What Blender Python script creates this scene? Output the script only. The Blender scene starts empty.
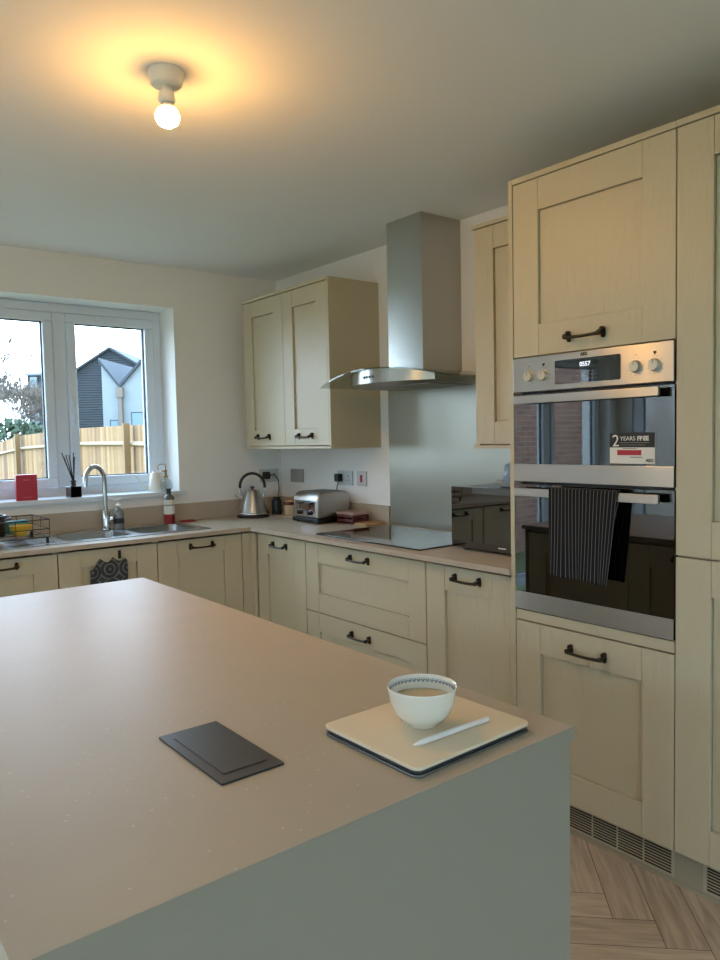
import bpy, bmesh, math, random
from mathutils import Vector, Matrix, noise
random.seed(7)
C = bpy.context.scene.collection
PI = math.pi

# ------------------------------------------------------------------ materials
def lin(c):
    return tuple(((x/255)/12.92 if x/255 <= .04045 else ((x/255+.055)/1.055)**2.4) for x in c) + (1,)

def mat(name, rgb, rough=.5, metal=0, bump=None, mottle=None, spec=.5, coat=0, trans=0, emit=None, aniso=0):
    m = bpy.data.materials.new(name); m.use_nodes = True
    nt = m.node_tree; b = nt.nodes['Principled BSDF']
    col = lin(rgb)
    b.inputs['Base Color'].default_value = col
    b.inputs['Roughness'].default_value = rough
    b.inputs['Metallic'].default_value = metal
    b.inputs['Specular IOR Level'].default_value = spec
    b.inputs['Coat Weight'].default_value = coat
    b.inputs['Coat Roughness'].default_value = .05
    b.inputs['Transmission Weight'].default_value = trans
    if emit:
        b.inputs['Emission Color'].default_value = lin(emit[0]); b.inputs['Emission Strength'].default_value = emit[1]
    tc = nt.nodes.new('ShaderNodeTexCoord')
    if mottle:                                             # (scale, amount, stretch xyz)
        mp = nt.nodes.new('ShaderNodeMapping'); mp.inputs['Scale'].default_value = mottle[2]
        nz = nt.nodes.new('ShaderNodeTexNoise'); nz.inputs['Scale'].default_value = mottle[0]; nz.inputs['Detail'].default_value = 5
        nt.links.new(tc.outputs['Object'], mp.inputs[0]); nt.links.new(mp.outputs[0], nz.inputs[0])
        hs = nt.nodes.new('ShaderNodeMix'); hs.data_type = 'RGBA'
        a = tuple(min(1, x*(1-mottle[1])) for x in col[:3])+(1,); c2 = tuple(min(1, x*(1+mottle[1])) for x in col[:3])+(1,)
        hs.inputs[6].default_value = a; hs.inputs[7].default_value = c2
        nt.links.new(nz.outputs[0], hs.inputs[0]); nt.links.new(hs.outputs[2], b.inputs['Base Color'])
    if bump:                                               # (scale, strength, stretch)
        mp = nt.nodes.new('ShaderNodeMapping'); mp.inputs['Scale'].default_value = bump[2]
        nz = nt.nodes.new('ShaderNodeTexNoise'); nz.inputs['Scale'].default_value = bump[0]; nz.inputs['Detail'].default_value = 4
        nt.links.new(tc.outputs['Object'], mp.inputs[0]); nt.links.new(mp.outputs[0], nz.inputs[0])
        bp = nt.nodes.new('ShaderNodeBump'); bp.inputs['Strength'].default_value = bump[1]; bp.inputs['Distance'].default_value = .002
        nt.links.new(nz.outputs[0], bp.inputs['Height']); nt.links.new(bp.outputs[0], b.inputs['Normal'])
    return m

def window_glass(name, tint=(1, 1, 1, 1), ior=1.45):
    m = bpy.data.materials.new(name); m.use_nodes = True; nt = m.node_tree; nt.nodes.clear()
    o = nt.nodes.new('ShaderNodeOutputMaterial'); t = nt.nodes.new('ShaderNodeBsdfTransparent'); g = nt.nodes.new('ShaderNodeBsdfGlossy')
    t.inputs[0].default_value = tint; g.inputs['Roughness'].default_value = .01
    f = nt.nodes.new('ShaderNodeFresnel'); ge = nt.nodes.new('ShaderNodeNewGeometry'); mr = nt.nodes.new('ShaderNodeMapRange')
    mr.inputs[3].default_value = ior; mr.inputs[4].default_value = 1/ior                      # same reflectance entering and leaving the pane
    nt.links.new(ge.outputs['Backfacing'], mr.inputs[0]); nt.links.new(mr.outputs[0], f.inputs[0])
    mx = nt.nodes.new('ShaderNodeMixShader')
    nt.links.new(f.outputs[0], mx.inputs[0]); nt.links.new(t.outputs[0], mx.inputs[1]); nt.links.new(g.outputs[0], mx.inputs[2])
    nt.links.new(mx.outputs[0], o.inputs[0]); return m

M = {}
M['paint'] = mat('cream_woodgrain_paint', (192, 181, 153), .38, bump=(14, .9, (10, 10, .6)), mottle=(3, .02, (1, 1, .3)))
M['panelpaint'] = mat('cream_panel', (190, 179, 151), .45)
M['island'] = mat('shade_darkened_panel', (142, 136, 120), .5)  # island panel colour darkened to stand in for shade
M['top'] = mat('stone_laminate', (180, 166, 148), .44, mottle=(5, .07, (1, 1, 1)), bump=(90, .06, (1, 1, 1)), spec=.18)
# pale flecks in the laminate
nt = M['top'].node_tree; b = nt.nodes['Principled BSDF']; src = b.inputs['Base Color'].links[0].from_socket
tc = nt.nodes.new('ShaderNodeTexCoord'); vo = nt.nodes.new('ShaderNodeTexVoronoi'); vo.inputs['Scale'].default_value = 42
rp = nt.nodes.new('ShaderNodeValToRGB'); rp.color_ramp.elements[0].position = .05; rp.color_ramp.elements[0].color = (.55,)*3+(1,)
rp.color_ramp.elements[1].position = .11; rp.color_ramp.elements[1].color = (0, 0, 0, 1)
mx = nt.nodes.new('ShaderNodeMix'); mx.data_type = 'RGBA'; mx.inputs[7].default_value = lin((215, 202, 184))
nt.links.new(tc.outputs['Object'], vo.inputs[0]); nt.links.new(vo.outputs[0], rp.inputs[0]); nt.links.new(rp.outputs[0], mx.inputs[0])
nt.links.new(src, mx.inputs[6]); nt.links.new(mx.outputs[2], b.inputs['Base Color'])
M['wall'] = mat('wall_paint', (232, 230, 226), .85, bump=(60, .08, (1, 1, 1)))
M['ceil'] = mat('ceiling_paint', (232, 231, 228), .9)
M['upvc'] = mat('white_upvc', (214, 224, 234), .3)
M['sill'] = mat('white_gloss_sill', (220, 226, 232), .3)
M['gasket'] = mat('black_gasket', (25, 28, 32), .6)
M['glass'] = window_glass('window_glass')
M['hoodglass'] = window_glass('smoked_hood_glass', (.82, .87, .84, 1))
M['steel'] = mat('brushed_steel', (186, 184, 178), .3, 1, bump=(30, .10, (.3, .3, 20)))
def brushed(m, rot=.25):
    nt = m.node_tree; b = nt.nodes['Principled BSDF']; b.inputs['Anisotropic'].default_value = .85; b.inputs['Anisotropic Rotation'].default_value = rot
    tg = nt.nodes.new('ShaderNodeTangent'); tg.direction_type = 'RADIAL'; tg.axis = 'Z'; nt.links.new(tg.outputs[0], b.inputs['Tangent'])
brushed(M['steel'])
M['steelv'] = mat('brushed_steel_splashback', (168, 164, 152), .34, 1, bump=(30, .08, (.3, .3, 20)))
brushed(M['steelv'], 0)
M['steelv'].node_tree.nodes['Principled BSDF'].inputs['Roughness'].default_value = .42
M['chrome'] = mat('polished_chrome', (200, 202, 205), .12, 1)
M['sinksteel'] = mat('sink_steel', (165, 168, 170), .25, 1)
M['handle'] = mat('dark_pewter', (58, 52, 46), .35, .85)
M['black'] = mat('black_plastic', (16, 16, 17), .35)
M['bglass'] = mat('black_glass', (6, 6, 7), .02)
M['bglass'].node_tree.nodes['Principled BSDF'].inputs['IOR'].default_value = 2.05
M['hobglass'] = mat('black_hob_glass', (12, 13, 15), .05, spec=.7)
M['mirror'] = mat('black_mirror_glass', (8, 8, 8), .02)
M['mirror'].node_tree.nodes['Principled BSDF'].inputs['IOR'].default_value = 2.3
M['ink'] = mat('dark_print', (30, 28, 28), .6)
M['white'] = mat('white_plastic', (228, 226, 220), .35)
M['plate'] = mat('socket_plate', (196, 199, 198), .35)
M['greyplastic'] = mat('grey_faceplate', (150, 147, 140), .4)
M['led'] = mat('display_digits', (230, 240, 255), .4, emit=((225, 238, 255), .45))
M['knob'] = mat('satin_knob', (205, 196, 176), .35, .6)
M['ceramic'] = mat('white_ceramic', (226, 222, 208), .2, coat=.4)
M['bandblue'] = mat('blue_grey_glaze', (120, 132, 140), .25)
M['tea'] = mat('milky_tea', (206, 186, 150), .15)
M['cream'] = mat('cream_cover', (222, 205, 178), .55)
M['darkslate'] = mat('dark_slate', (54, 57, 60), .4)
M['popup'] = mat('graphite_metal', (60, 61, 62), .38, .5)
M['tabletbase'] = mat('grey_aluminium', (120, 124, 124), .35, .8)
M['red'] = mat('deep_red_card', (176, 22, 48), .45)
M['redlight'] = mat('red_label_band', (176, 34, 50), .5)
M['reed'] = mat('black_reed', (20, 18, 20), .7)
M['brass'] = mat('aged_brass', (170, 130, 70), .3, 1)
M['clear'] = window_glass('clear_glass', (.84, .88, .88, 1), 1.5)
M['clearlabel'] = mat('dark_label', (28, 32, 44), .5)
M['liquid'] = mat('pink_red_liquid', (150, 40, 48), .15, coat=.5)
M['paper'] = mat('white_paper', (222, 218, 210), .6)
M['wood'] = mat('pale_wood', (176, 136, 92), .55, mottle=(6, .12, (1, 8, 1)))
M['maroon'] = mat('maroon_lacquer', (92, 42, 44), .45)
M['pinkwood'] = mat('pink_washed_wood', (178, 148, 138), .5)
M['navyblue'] = mat('dark_blue_plastic', (16, 38, 50), .4)
M['cork'] = mat('cork_and_cream', (205, 186, 160), .5)
M['yellow'] = mat('mustard_glaze', (205, 160, 30), .35)
M['teal'] = mat('teal_cloth', (70, 150, 150), .7)
M['leaf'] = mat('pale_leaf', (150, 170, 110), .5)
M['plinth'] = mat('pale_grey_plinth', (160, 152, 130), .5)
M['grille'] = mat('grille_plastic', (178, 170, 148), .5)
M['fence'] = mat('new_softwood', (120, 92, 56), .75)
M['fencerail'] = mat('pale_softwood_rail', (136, 118, 88), .75)
M['slate'] = mat('blue_grey_cladding', (46, 53, 60), .8)
M['slateroof'] = mat('slate_roof', (60, 66, 74), .8)
M['paleroof'] = mat('pale_grey_roof', (128, 138, 148), .8)
M['render'] = mat('white_render', (138, 144, 148), .85)
M['farglass'] = mat('far_window', (110, 132, 145), .2)
M['bark'] = mat('grey_bark', (112, 100, 92), .9)
M['foliage'] = mat('dark_foliage', (62, 78, 58), .9)
M['grass'] = mat('muddy_grass', (96, 104, 66), .95, mottle=(3, .25, (1, 1, 1)))
M['bluebag'] = mat('pale_blue_film', (120, 138, 160), .3)
M['bulbglass'] = mat('lit_bulb', (255, 240, 210), .4, emit=((255, 188, 98), 310))

def vertex_tone(name, attr, c0, c1, rough, grain=True):
    m = bpy.data.materials.new(name); m.use_nodes = True; nt = m.node_tree; b = nt.nodes['Principled BSDF']
    b.inputs['Roughness'].default_value = rough
    uv = nt.nodes.new('ShaderNodeUVMap'); at = nt.nodes.new('ShaderNodeAttribute'); at.attribute_name = attr
    mx = nt.nodes.new('ShaderNodeMix'); mx.data_type = 'RGBA'; mx.inputs[6].default_value = lin(c0); mx.inputs[7].default_value = lin(c1)
    mp = nt.nodes.new('ShaderNodeMapping'); mp.inputs['Scale'].default_value = (2.2, 26, 1)
    nz = nt.nodes.new('ShaderNodeTexNoise'); nz.inputs['Scale'].default_value = 2.2; nz.inputs['Detail'].default_value = 6; nz.inputs['Distortion'].default_value = .6
    nt.links.new(uv.outputs[0], mp.inputs[0]); nt.links.new(mp.outputs[0], nz.inputs[0])
    ad = nt.nodes.new('ShaderNodeMath'); ad.operation = 'MULTIPLY_ADD'; ad.inputs[1].default_value = 1.3; ad.inputs[2].default_value = -.65
    s = nt.nodes.new('ShaderNodeMath'); s.operation = 'ADD'; s.use_clamp = True
    nt.links.new(nz.outputs[0], ad.inputs[0]); nt.links.new(ad.outputs[0], s.inputs[0]); nt.links.new(at.outputs['Fac'], s.inputs[1])
    nt.links.new(s.outputs[0], mx.inputs[0]); nt.links.new(mx.outputs[2], b.inputs['Base Color']); return m
M['oak'] = vertex_tone('grey_oak_planks', 'tone', (140, 121, 102), (216, 194, 168), .42)
M['boards'] = vertex_tone('fence_boards', 'tone', (88, 56, 28), (160, 124, 80), .8)

def brick_mat(side='y'):
    m = bpy.data.materials.new('brown_brick'); m.use_nodes = True; nt = m.node_tree; b = nt.nodes['Principled BSDF']
    tc = nt.nodes.new('ShaderNodeTexCoord'); mp = nt.nodes.new('ShaderNodeMapping'); mp.inputs['Rotation'].default_value = (PI/2, 0, 0) if side == 'y' else (PI/2, 0, PI/2)
    br = nt.nodes.new('ShaderNodeTexBrick'); br.inputs['Scale'].default_value = 1
    br.inputs['Brick Width'].default_value = .225; br.inputs['Row Height'].default_value = .075; br.inputs['Mortar Size'].default_value = .006
    br.inputs[1].default_value = lin((196, 142, 120)); br.inputs[2].default_value = lin((162, 112, 96)); br.inputs[3].default_value = lin((200, 190, 178))
    nt.links.new(tc.outputs['Object'], mp.inputs[0]); nt.links.new(mp.outputs[0], br.inputs[0]); nt.links.new(br.outputs[0], b.inputs['Base Color'])
    b.inputs['Roughness'].default_value = .9; return m
M['brick'] = brick_mat()

def stripe_mat():
    m = bpy.data.materials.new('striped_cloth'); m.use_nodes = True; nt = m.node_tree; b = nt.nodes['Principled BSDF']
    uv = nt.nodes.new('ShaderNodeUVMap'); sp = nt.nodes.new('ShaderNodeSeparateXYZ')
    mu = nt.nodes.new('ShaderNodeMath'); mu.operation = 'MULTIPLY'; mu.inputs[1].default_value = 19
    fr = nt.nodes.new('ShaderNodeMath'); fr.operation = 'FRACT'
    gt = nt.nodes.new('ShaderNodeMath'); gt.operation = 'GREATER_THAN'; gt.inputs[1].default_value = .84
    mx = nt.nodes.new('ShaderNodeMix'); mx.data_type = 'RGBA'; mx.inputs[6].default_value = lin((34, 33, 35)); mx.inputs[7].default_value = lin((104, 104, 106))
    nt.links.new(uv.outputs[0], sp.inputs[0]); nt.links.new(sp.outputs[0], mu.inputs[0]); nt.links.new(mu.outputs[0], fr.inputs[0])
    nt.links.new(fr.outputs[0], gt.inputs[0]); nt.links.new(gt.outputs[0], mx.inputs[0]); nt.links.new(mx.outputs[2], b.inputs['Base Color'])
    b.inputs['Roughness'].default_value = .95; b.inputs['Specular IOR Level'].default_value = .1; return m
M['stripe'] = stripe_mat()

def tile_cloth():
    m = bpy.data.materials.new('medallion_cloth'); m.use_nodes = True; nt = m.node_tree; b = nt.nodes['Principled BSDF']
    uv = nt.nodes.new('ShaderNodeUVMap'); mp = nt.nodes.new('ShaderNodeMapping'); mp.inputs['Scale'].default_value = (2.2, 2.2, 1)
    vo = nt.nodes.new('ShaderNodeTexVoronoi'); vo.inputs['Scale'].default_value = 2; vo.inputs['Randomness'].default_value = .12
    mt = nt.nodes.new('ShaderNodeMath'); mt.operation = 'MULTIPLY'; mt.inputs[1].default_value = 26
    sn = nt.nodes.new('ShaderNodeMath'); sn.operation = 'SINE'
    rp = nt.nodes.new('ShaderNodeValToRGB'); rp.color_ramp.elements[0].position = .35; rp.color_ramp.elements[0].color = lin((52, 56, 62)); rp.color_ramp.elements[1].position = .65; rp.color_ramp.elements[1].color = lin((104, 106, 104))
    nt.links.new(uv.outputs[0], mp.inputs[0]); nt.links.new(mp.outputs[0], vo.inputs[0]); nt.links.new(vo.outputs[0], mt.inputs[0])
    nt.links.new(mt.outputs[0], sn.inputs[0]); nt.links.new(sn.outputs[0], rp.inputs[0]); nt.links.new(rp.outputs[0], b.inputs['Base Color'])
    b.inputs['Roughness'].default_value = .95; return m
M['medal'] = tile_cloth()

# ------------------------------------------------------------------ mesh helpers
class MB:
    def __init__(s): s.b = bmesh.new()
    def box(s, x0, x1, y0, y1, z0, z1):
        vs = [s.b.verts.new(p) for p in ((x0,y0,z0),(x1,y0,z0),(x1,y1,z0),(x0,y1,z0),(x0,y0,z1),(x1,y0,z1),(x1,y1,z1),(x0,y1,z1))]
        for f in ((0,3,2,1),(4,5,6,7),(0,1,5,4),(1,2,6,5),(2,3,7,6),(3,0,4,7)): s.b.faces.new([vs[i] for i in f])
        return s
    def lathe(s, prof, c=(0,0,0), n=32, axis='z', sx=1, sy=1):
        rings = []
        for r, h in prof:
            if r < 1e-6: pts = [(0, 0, h)]
            else: pts = [(r*math.cos(2*PI*i/n)*sx, r*math.sin(2*PI*i/n)*sy, h) for i in range(n)]
            out = []
            for x, y, z in pts:
                if axis == 'y': x, y, z = x, -z, y
                elif axis == 'x': x, y, z = z, x, y
                out.append(s.b.verts.new((c[0]+x, c[1]+y, c[2]+z)))
            rings.append(out)
        for a, b2 in zip(rings, rings[1:]):
            if len(a) == 1 and len(b2) == 1: continue
            for i in range(n):
                j = (i+1) % n
                if len(a) == 1: s.b.faces.new((a[0], b2[j], b2[i]))
                elif len(b2) == 1: s.b.faces.new((a[i], a[j], b2[0]))
                else: s.b.faces.new((a[i], a[j], b2[j], b2[i]))
        for ring, fl in ((rings[0], True), (rings[-1], False)):
            if len(ring) > 1:
                try: s.b.faces.new(ring[::-1] if fl else ring)
                except ValueError: pass
        return s
    def shell(s, prof, c=(0,0,0), n=40):                       # open lathe without caps
        rings = []
        for r, h in prof:
            rings.append([s.b.verts.new((c[0]+r*math.cos(2*PI*i/n), c[1]+r*math.sin(2*PI*i/n), c[2]+h)) for i in range(n)])
        for a, b2 in zip(rings, rings[1:]):
            for i in range(n):
                j = (i+1) % n; s.b.faces.new((a[i], a[j], b2[j], b2[i]))
        return s
    def tube(s, pts, r, n=10, rs=None):
        pts = [Vector(p) for p in pts]; rings = []
        up = Vector((0, 0, 1))
        for i, p in enumerate(pts):
            t = (pts[min(i+1, len(pts)-1)] - pts[max(i-1, 0)]).normalized()
            if i == 0:
                a = t.cross(up) if abs(t.dot(up)) < .95 else t.cross(Vector((1, 0, 0)))
            else: a = a - t*a.dot(t)
            a.normalize(); b2 = t.cross(a); rr = rs[i] if rs else r
            rings.append([s.b.verts.new(p + a*rr*math.cos(2*PI*k/n) + b2*rr*math.sin(2*PI*k/n)) for k in range(n)])
        for a1, b1 in zip(rings, rings[1:]):
            for k in range(n):
                j = (k+1) % n; s.b.faces.new((a1[k], a1[j], b1[j], b1[k]))
        s.b.faces.new(rings[0][::-1]); s.b.faces.new(rings[-1]); return s
    def prism(s, poly, h0, h1, axis='z'):
        def P(u, v, h): return {'z': (u, v, h), 'x': (h, u, v), 'y': (u, h, v)}[axis]
        a = [s.b.verts.new(P(u, v, h0)) for u, v in poly]; b2 = [s.b.verts.new(P(u, v, h1)) for u, v in poly]
        s.b.faces.new(a[::-1]); s.b.faces.new(b2)
        for i in range(len(poly)):
            j = (i+1) % len(poly); s.b.faces.new((a[i], a[j], b2[j], b2[i]))
        return s
    def rrect(s, x0, x1, y0, y1, z0, z1, r, n=6, axis='z'):
        poly = []
        for cx, cy, a0 in ((x1-r, y0+r, -PI/2), (x1-r, y1-r, 0), (x0+r, y1-r, PI/2), (x0+r, y0+r, PI)):
            for i in range(n+1): poly.append((cx+r*math.cos(a0+i*PI/2/n), cy+r*math.sin(a0+i*PI/2/n)))
        return s.prism(poly, z0, z1, axis)

def obj(name, mb, m, parent=None, bevel=0, smooth=None, loc=None, rotz=0, recalc=True, fix=True):
    bm = mb.b if isinstance(mb, MB) else mb
    if recalc: bmesh.ops.recalc_face_normals(bm, faces=bm.faces)
    me = bpy.data.meshes.new(name); bm.to_mesh(me); bm.free()
    if smooth:
        me.polygons.foreach_set('use_smooth', [True]*len(me.polygons))
        try: me.set_sharp_from_angle(angle=math.radians(smooth))
        except Exception: pass
    me.materials.append(M[m] if isinstance(m, str) else m)
    o = bpy.data.objects.new(name, me); C.objects.link(o)
    if parent: o.parent = parent
    if loc: o.location = loc
    o.rotation_euler.z = rotz
    if bevel:
        bv = o.modifiers.new('bevel', 'BEVEL'); bv.width = bevel; bv.segments = 2; bv.limit_method = 'ANGLE'; bv.angle_limit = .6
    return o

def thing(name, label, cat, loc=(0, 0, 0), rotz=0, group=None):
    o = bpy.data.objects.new(name, None); C.objects.link(o); o.empty_display_size = .1
    o.location = loc; o.rotation_euler = (0, 0, rotz); return tag(o, label, cat, group)
def tag(o, label, cat, group=None, kind=None):
    o['label'] = label; o['category'] = cat
    if group: o['group'] = group
    if kind: o['kind'] = kind
    return o
def struct(o): o['kind'] = 'structure'; return o

def text(name, s, size, m, parent, loc, ax='CENTER', bold=0, rot=(PI/2, 0, 0)):
    cu = bpy.data.curves.new('t', 'FONT'); cu.body = s; cu.size = size; cu.align_x = ax; cu.align_y = 'CENTER'; cu.extrude = .0003; cu.offset = bold
    t = bpy.data.objects.new('t', cu); C.objects.link(t); dg = bpy.context.evaluated_depsgraph_get(); dg.update()
    me = bpy.data.meshes.new_from_object(t.evaluated_get(dg)); bpy.data.objects.remove(t)
    me.materials.clear(); me.materials.append(M[m]); o = bpy.data.objects.new(name, me); C.objects.link(o)
    o.parent = parent; o.location = loc; o.rotation_euler = rot; return o

# ------------------------------------------------------------------ the room
CEIL = 2.427; XL = -5.2; YF = -5.9
W = .32   # outer wall thickness
def holes(xs, zs, hole):                                          # wall in XZ with rectangular holes
    mb = MB()
    return mb
mb = MB(); wx0, wx1, wz0, wz1 = -1.963, -.735, 1.083, 2.187
px0, px1, pz1 = -5.05, -3.4, 2.12
mb.box(XL-.1, px0, 0, W, -.1, CEIL+.1); mb.box(px0, px1, 0, W, pz1, CEIL+.1); mb.box(px1, wx0, 0, W, -.1, CEIL+.1)
mb.box(wx0, wx1, 0, W, -.1, wz0); mb.box(wx0, wx1, 0, W, wz1, CEIL+.1); mb.box(wx1, W, 0, W, -.1, CEIL+.1)
struct(obj('wall_back', mb, 'wall'))
struct(obj('wall_right', MB().box(0, W, YF-.1, 0, -.1, CEIL+.1), 'wall'))
struct(obj('wall_left', MB().box(XL-.1, XL, YF-.1, -5.4, -.1, CEIL+.1).box(XL-.1, XL, -.15, 0, -.1, CEIL+.1).box(XL-.1, XL, -5.4, -.15, 2.14, CEIL+.1).box(XL-.1, XL, -5.4, -.15, -.1, .01), 'wall'))
struct(obj('wall_front', MB().box(XL, -2.9, YF-.1, YF, -.1, CEIL+.1).box(-1.2, 0, YF-.1, YF, -.1, CEIL+.1).box(-2.9, -1.2, YF-.1, YF, 2.14, CEIL+.1).box(-2.9, -1.2, YF-.1, YF, -.1, .01), 'wall'))
struct(obj('ceiling', MB().box(XL, 0, YF, 0, CEIL, CEIL+.1), 'ceil'))

def herringbone():
    bm = bmesh.new(); uvl = bm.loops.layers.uv.new('UVMap'); col = []
    Wp, L = .115, .575; n = 5; g = .0012; ca, sa = math.cos(PI/4), math.sin(PI/4)
    def quad(x0, y0, x1, y1, horiz):
        cx, cy = (x0+x1)/2, (y0+y1)/2; X, Y = ca*cx-sa*cy-2.40, sa*cx+ca*cy-2.64
        if not (XL+.3 < X < -.3 and YF+.3 < Y < -.3): return
        pts = [(x0+g, y0+g), (x1-g, y0+g), (x1-g, y1-g), (x0+g, y1-g)]
        vs = [bm.verts.new((ca*a-sa*b-2.40, sa*a+ca*b-2.64, 0)) for a, b in pts]
        f = bm.faces.new(vs); ox, oy = random.random()*9, random.random()*9
        for lp, (a, b) in zip(f.loops, pts): lp[uvl].uv = ((a-x0)+ox, (b-y0)+oy) if horiz else ((b-y0)+ox, (a-x0)+oy)
        col.append(.25+.5*random.random())
    for k in range(-60, 60):
        for t in range(-12, 12):
            bx, by = k*Wp+t*L, k*Wp-t*L
            quad(bx, by, bx+L, by+Wp, True); quad(bx-Wp, by, bx, by+L, False)
    # border strip near the walls and a dark bed under the planks
    me_cols = col
    bm.faces.ensure_lookup_table()
    me = bpy.data.meshes.new('floor'); bm.to_mesh(me); bm.free()
    at = me.attributes.new('tone', 'FLOAT', 'FACE'); at.data.foreach_set('value', me_cols)
    me.materials.append(M['oak']); o = bpy.data.objects.new('floor', me); C.objects.link(o); return o
fl = struct(herringbone())
bed = obj('floor_bed', MB().box(XL, 0, YF, 0, -.1, -.0008), mat('plank_joint', (92, 76, 62), .6), fl)

# window over the sink
win = struct(bpy.data.objects.new('window_1', None)); C.objects.link(win); win.location = (0, 0, 0)
def winframe(x0, x1, z0, z1, mulls, y, parent, fw=.052, sashw=.052, mw=.072, depth=.07, hinge=None):
    mb = MB(); mb.box(x0, x1, y, y+depth, z0, z0+fw); mb.box(x0, x1, y, y+depth, z1-fw, z1)
    mb.box(x0, x0+fw, y, y+depth, z0+fw, z1-fw); mb.box(x1-fw, x1, y, y+depth, z0+fw, z1-fw)
    edges = [x0+fw]
    for m in mulls: mb.box(m-mw/2, m+mw/2, y, y+depth, z0+fw, z1-fw); edges += [m-mw/2, m+mw/2]
    edges.append(x1-fw)
    obj('window_frame', mb, 'upvc', parent, bevel=.004)
    for i in range(0, len(edges), 2):
        a, b = edges[i]+.003, edges[i+1]-.003; c, d = z0+fw+.003, z1-fw-.003
        s = MB(); yy = y-.014
        s.box(a, b, yy, y+depth-.01, c, c+sashw); s.box(a, b, yy, y+depth-.01, d-sashw, d)
        s.box(a, a+sashw, yy, y+depth-.01, c+sashw, d-sashw); s.box(b-sashw, b, yy, y+depth-.01, c+sashw, d-sashw)
        so = obj('sash', s, 'upvc', parent, bevel=.006)
        gk = MB(); e = .006; A, B, Cc, D = a+sashw, b-sashw, c+sashw, d-sashw; y2 = y+.012
        gk.box(A, B, y2, y2+.02, Cc, Cc+e); gk.box(A, B, y2, y2+.02, D-e, D); gk.box(A, A+e, y2, y2+.02, Cc+e, D-e); gk.box(B-e, B, y2, y2+.02, Cc+e, D-e)
        obj('gasket', gk, 'gasket', so)
        obj('window_pane', MB().box(A, B, y2+.006, y2+.012, Cc, D), 'glass', so)
        if hinge is not None:
            hx = (a+sashw/2) if i > 0 else (a+sashw/2)
            h = MB().box(hx-.012, hx+.012, yy-.012, yy, 1.56, 1.66).box(hx-.009, hx+.009, yy-.04, yy-.012, 1.6, 1.625).box(hx-.009, hx+.009, yy-.042, yy-.026, 1.5, 1.625)
            if i > 0: obj('window_handle', h, 'upvc', so, bevel=.003)
winframe(wx0, wx1, wz0+.0, wz1, [-1.349], .2, win, hinge=1)
sl = obj('window_sill', MB().box(wx0-.035, wx1+.035, -.032, 0, wz0-.022, wz0+.004).box(wx0, wx1, 0, .2, wz0-.0, wz0+.004), 'sill', win, bevel=.002)

# garden doors further along the same wall (seen mirrored in the oven glass)
gd = struct(bpy.data.objects.new('window_2', None)); C.objects.link(gd)
winframe(px0, px1, .01, pz1, [-4.22], .12, gd, mw=.06)
sd = struct(bpy.data.objects.new('added_glazing_left', None)); C.objects.link(sd); sd.location = (XL, 0, 0); sd.rotation_euler.z = PI/2  # glazing added in the unseen left wall to let in fill daylight
winframe(-5.4, -.15, .01, 2.14, [-4.35, -3.3, -2.25, -1.2], .02, sd, mw=.06)
rd = struct(bpy.data.objects.new('added_glazing_front', None)); C.objects.link(rd); rd.location = (0, YF, 0); rd.rotation_euler.z = PI  # glazing added behind the camera, out of view, for more fill daylight
winframe(1.2, 2.9, .01, 2.14, [2.05], .02, rd, mw=.06)


# ------------------------------------------------------------------ cabinet parts
def door_mesh(x0, x1, y, z0, z1, r=.105, rail=None, t=.02, rec=.0115, brail=None):
    rail = rail or r; brail = brail or rail; g = .0007; mb = MB()
    mb.box(x0, x0+r, y, y+t, z0, z1); mb.box(x1-r, x1, y, y+t, z0, z1)
    mb.box(x0+r+g, x1-r-g, y+.0006, y+t, z0, z0+brail); mb.box(x0+r+g, x1-r-g, y+.0006, y+t, z1-rail, z1)
    mb.box(x0+r+.0018, x1-r-.0018, y+rec, y+t-.002, z0+brail+.0018, z1-rail-.0018)
    mb.box(x0+r, x1-r, y+t-.0018, y+t, z0+brail, z1-rail)
    return mb
def handle(parent, x, y, z):
    mb = MB()
    for s in (-1, 1):
        cx = x+s*.064
        mb.lathe([(.0, 0), (.0085, 0), (.0085, .003), (.006, .006), (.0045, .018), (.0075, .021), (.0075, .029), (.004, .031), (0, .031)], (cx, y, z), 14, 'y', 1, 1.0)
        mb.rrect(cx-.007, cx+.007, z-.017, z+.019, y-.005, y, .0069, 5, 'y')
        mb.lathe([(0, 0), (.006, 0), (.0075, .003), (.0075, .009), (.005, .012), (0, .012)], (cx, y-.005, z+.011), 12, 'y')
    pts = []; rs = []
    for i in range(13):
        u = -1+2*i/12; pts.append((x+u*.066, y-.0255-.003*(1-u*u), z-.003-.003*(1-u*u))); rs.append(.0072-.0022*(1-u**4))
    mb.tube(pts, .005, 10, rs)
    return obj('handle', mb, 'handle', parent, smooth=45)

def base_unit(name, label, group, loc, rotz, w, fronts, depth=.58, cat='cabinet', x0=0, stiles=.105):
    t = thing(name, label, cat, loc, rotz, group)
    mb = MB(); y0, y1 = -(depth-.0215), -.03
    mb.box(x0, x0+.016, y0, y1, .125, .876); mb.box(w-.016, w, y0, y1, .125, .876)
    mb.box(x0+.016, w-.016, y0, y1, .125, .141); mb.box(x0+.016, w-.016, y1-.008, y1, .141, .876)
    obj('carcass', mb, 'panelpaint', t)
    for kind, z0, z1, h, rl in fronts:
        d = obj(kind, door_mesh(x0+.0015, w-.0015, -depth, z0, z1, stiles, rl), 'paint', t, bevel=.0012)
        if h: handle(d, (x0+w)/2, -depth, h)
    return t

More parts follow.
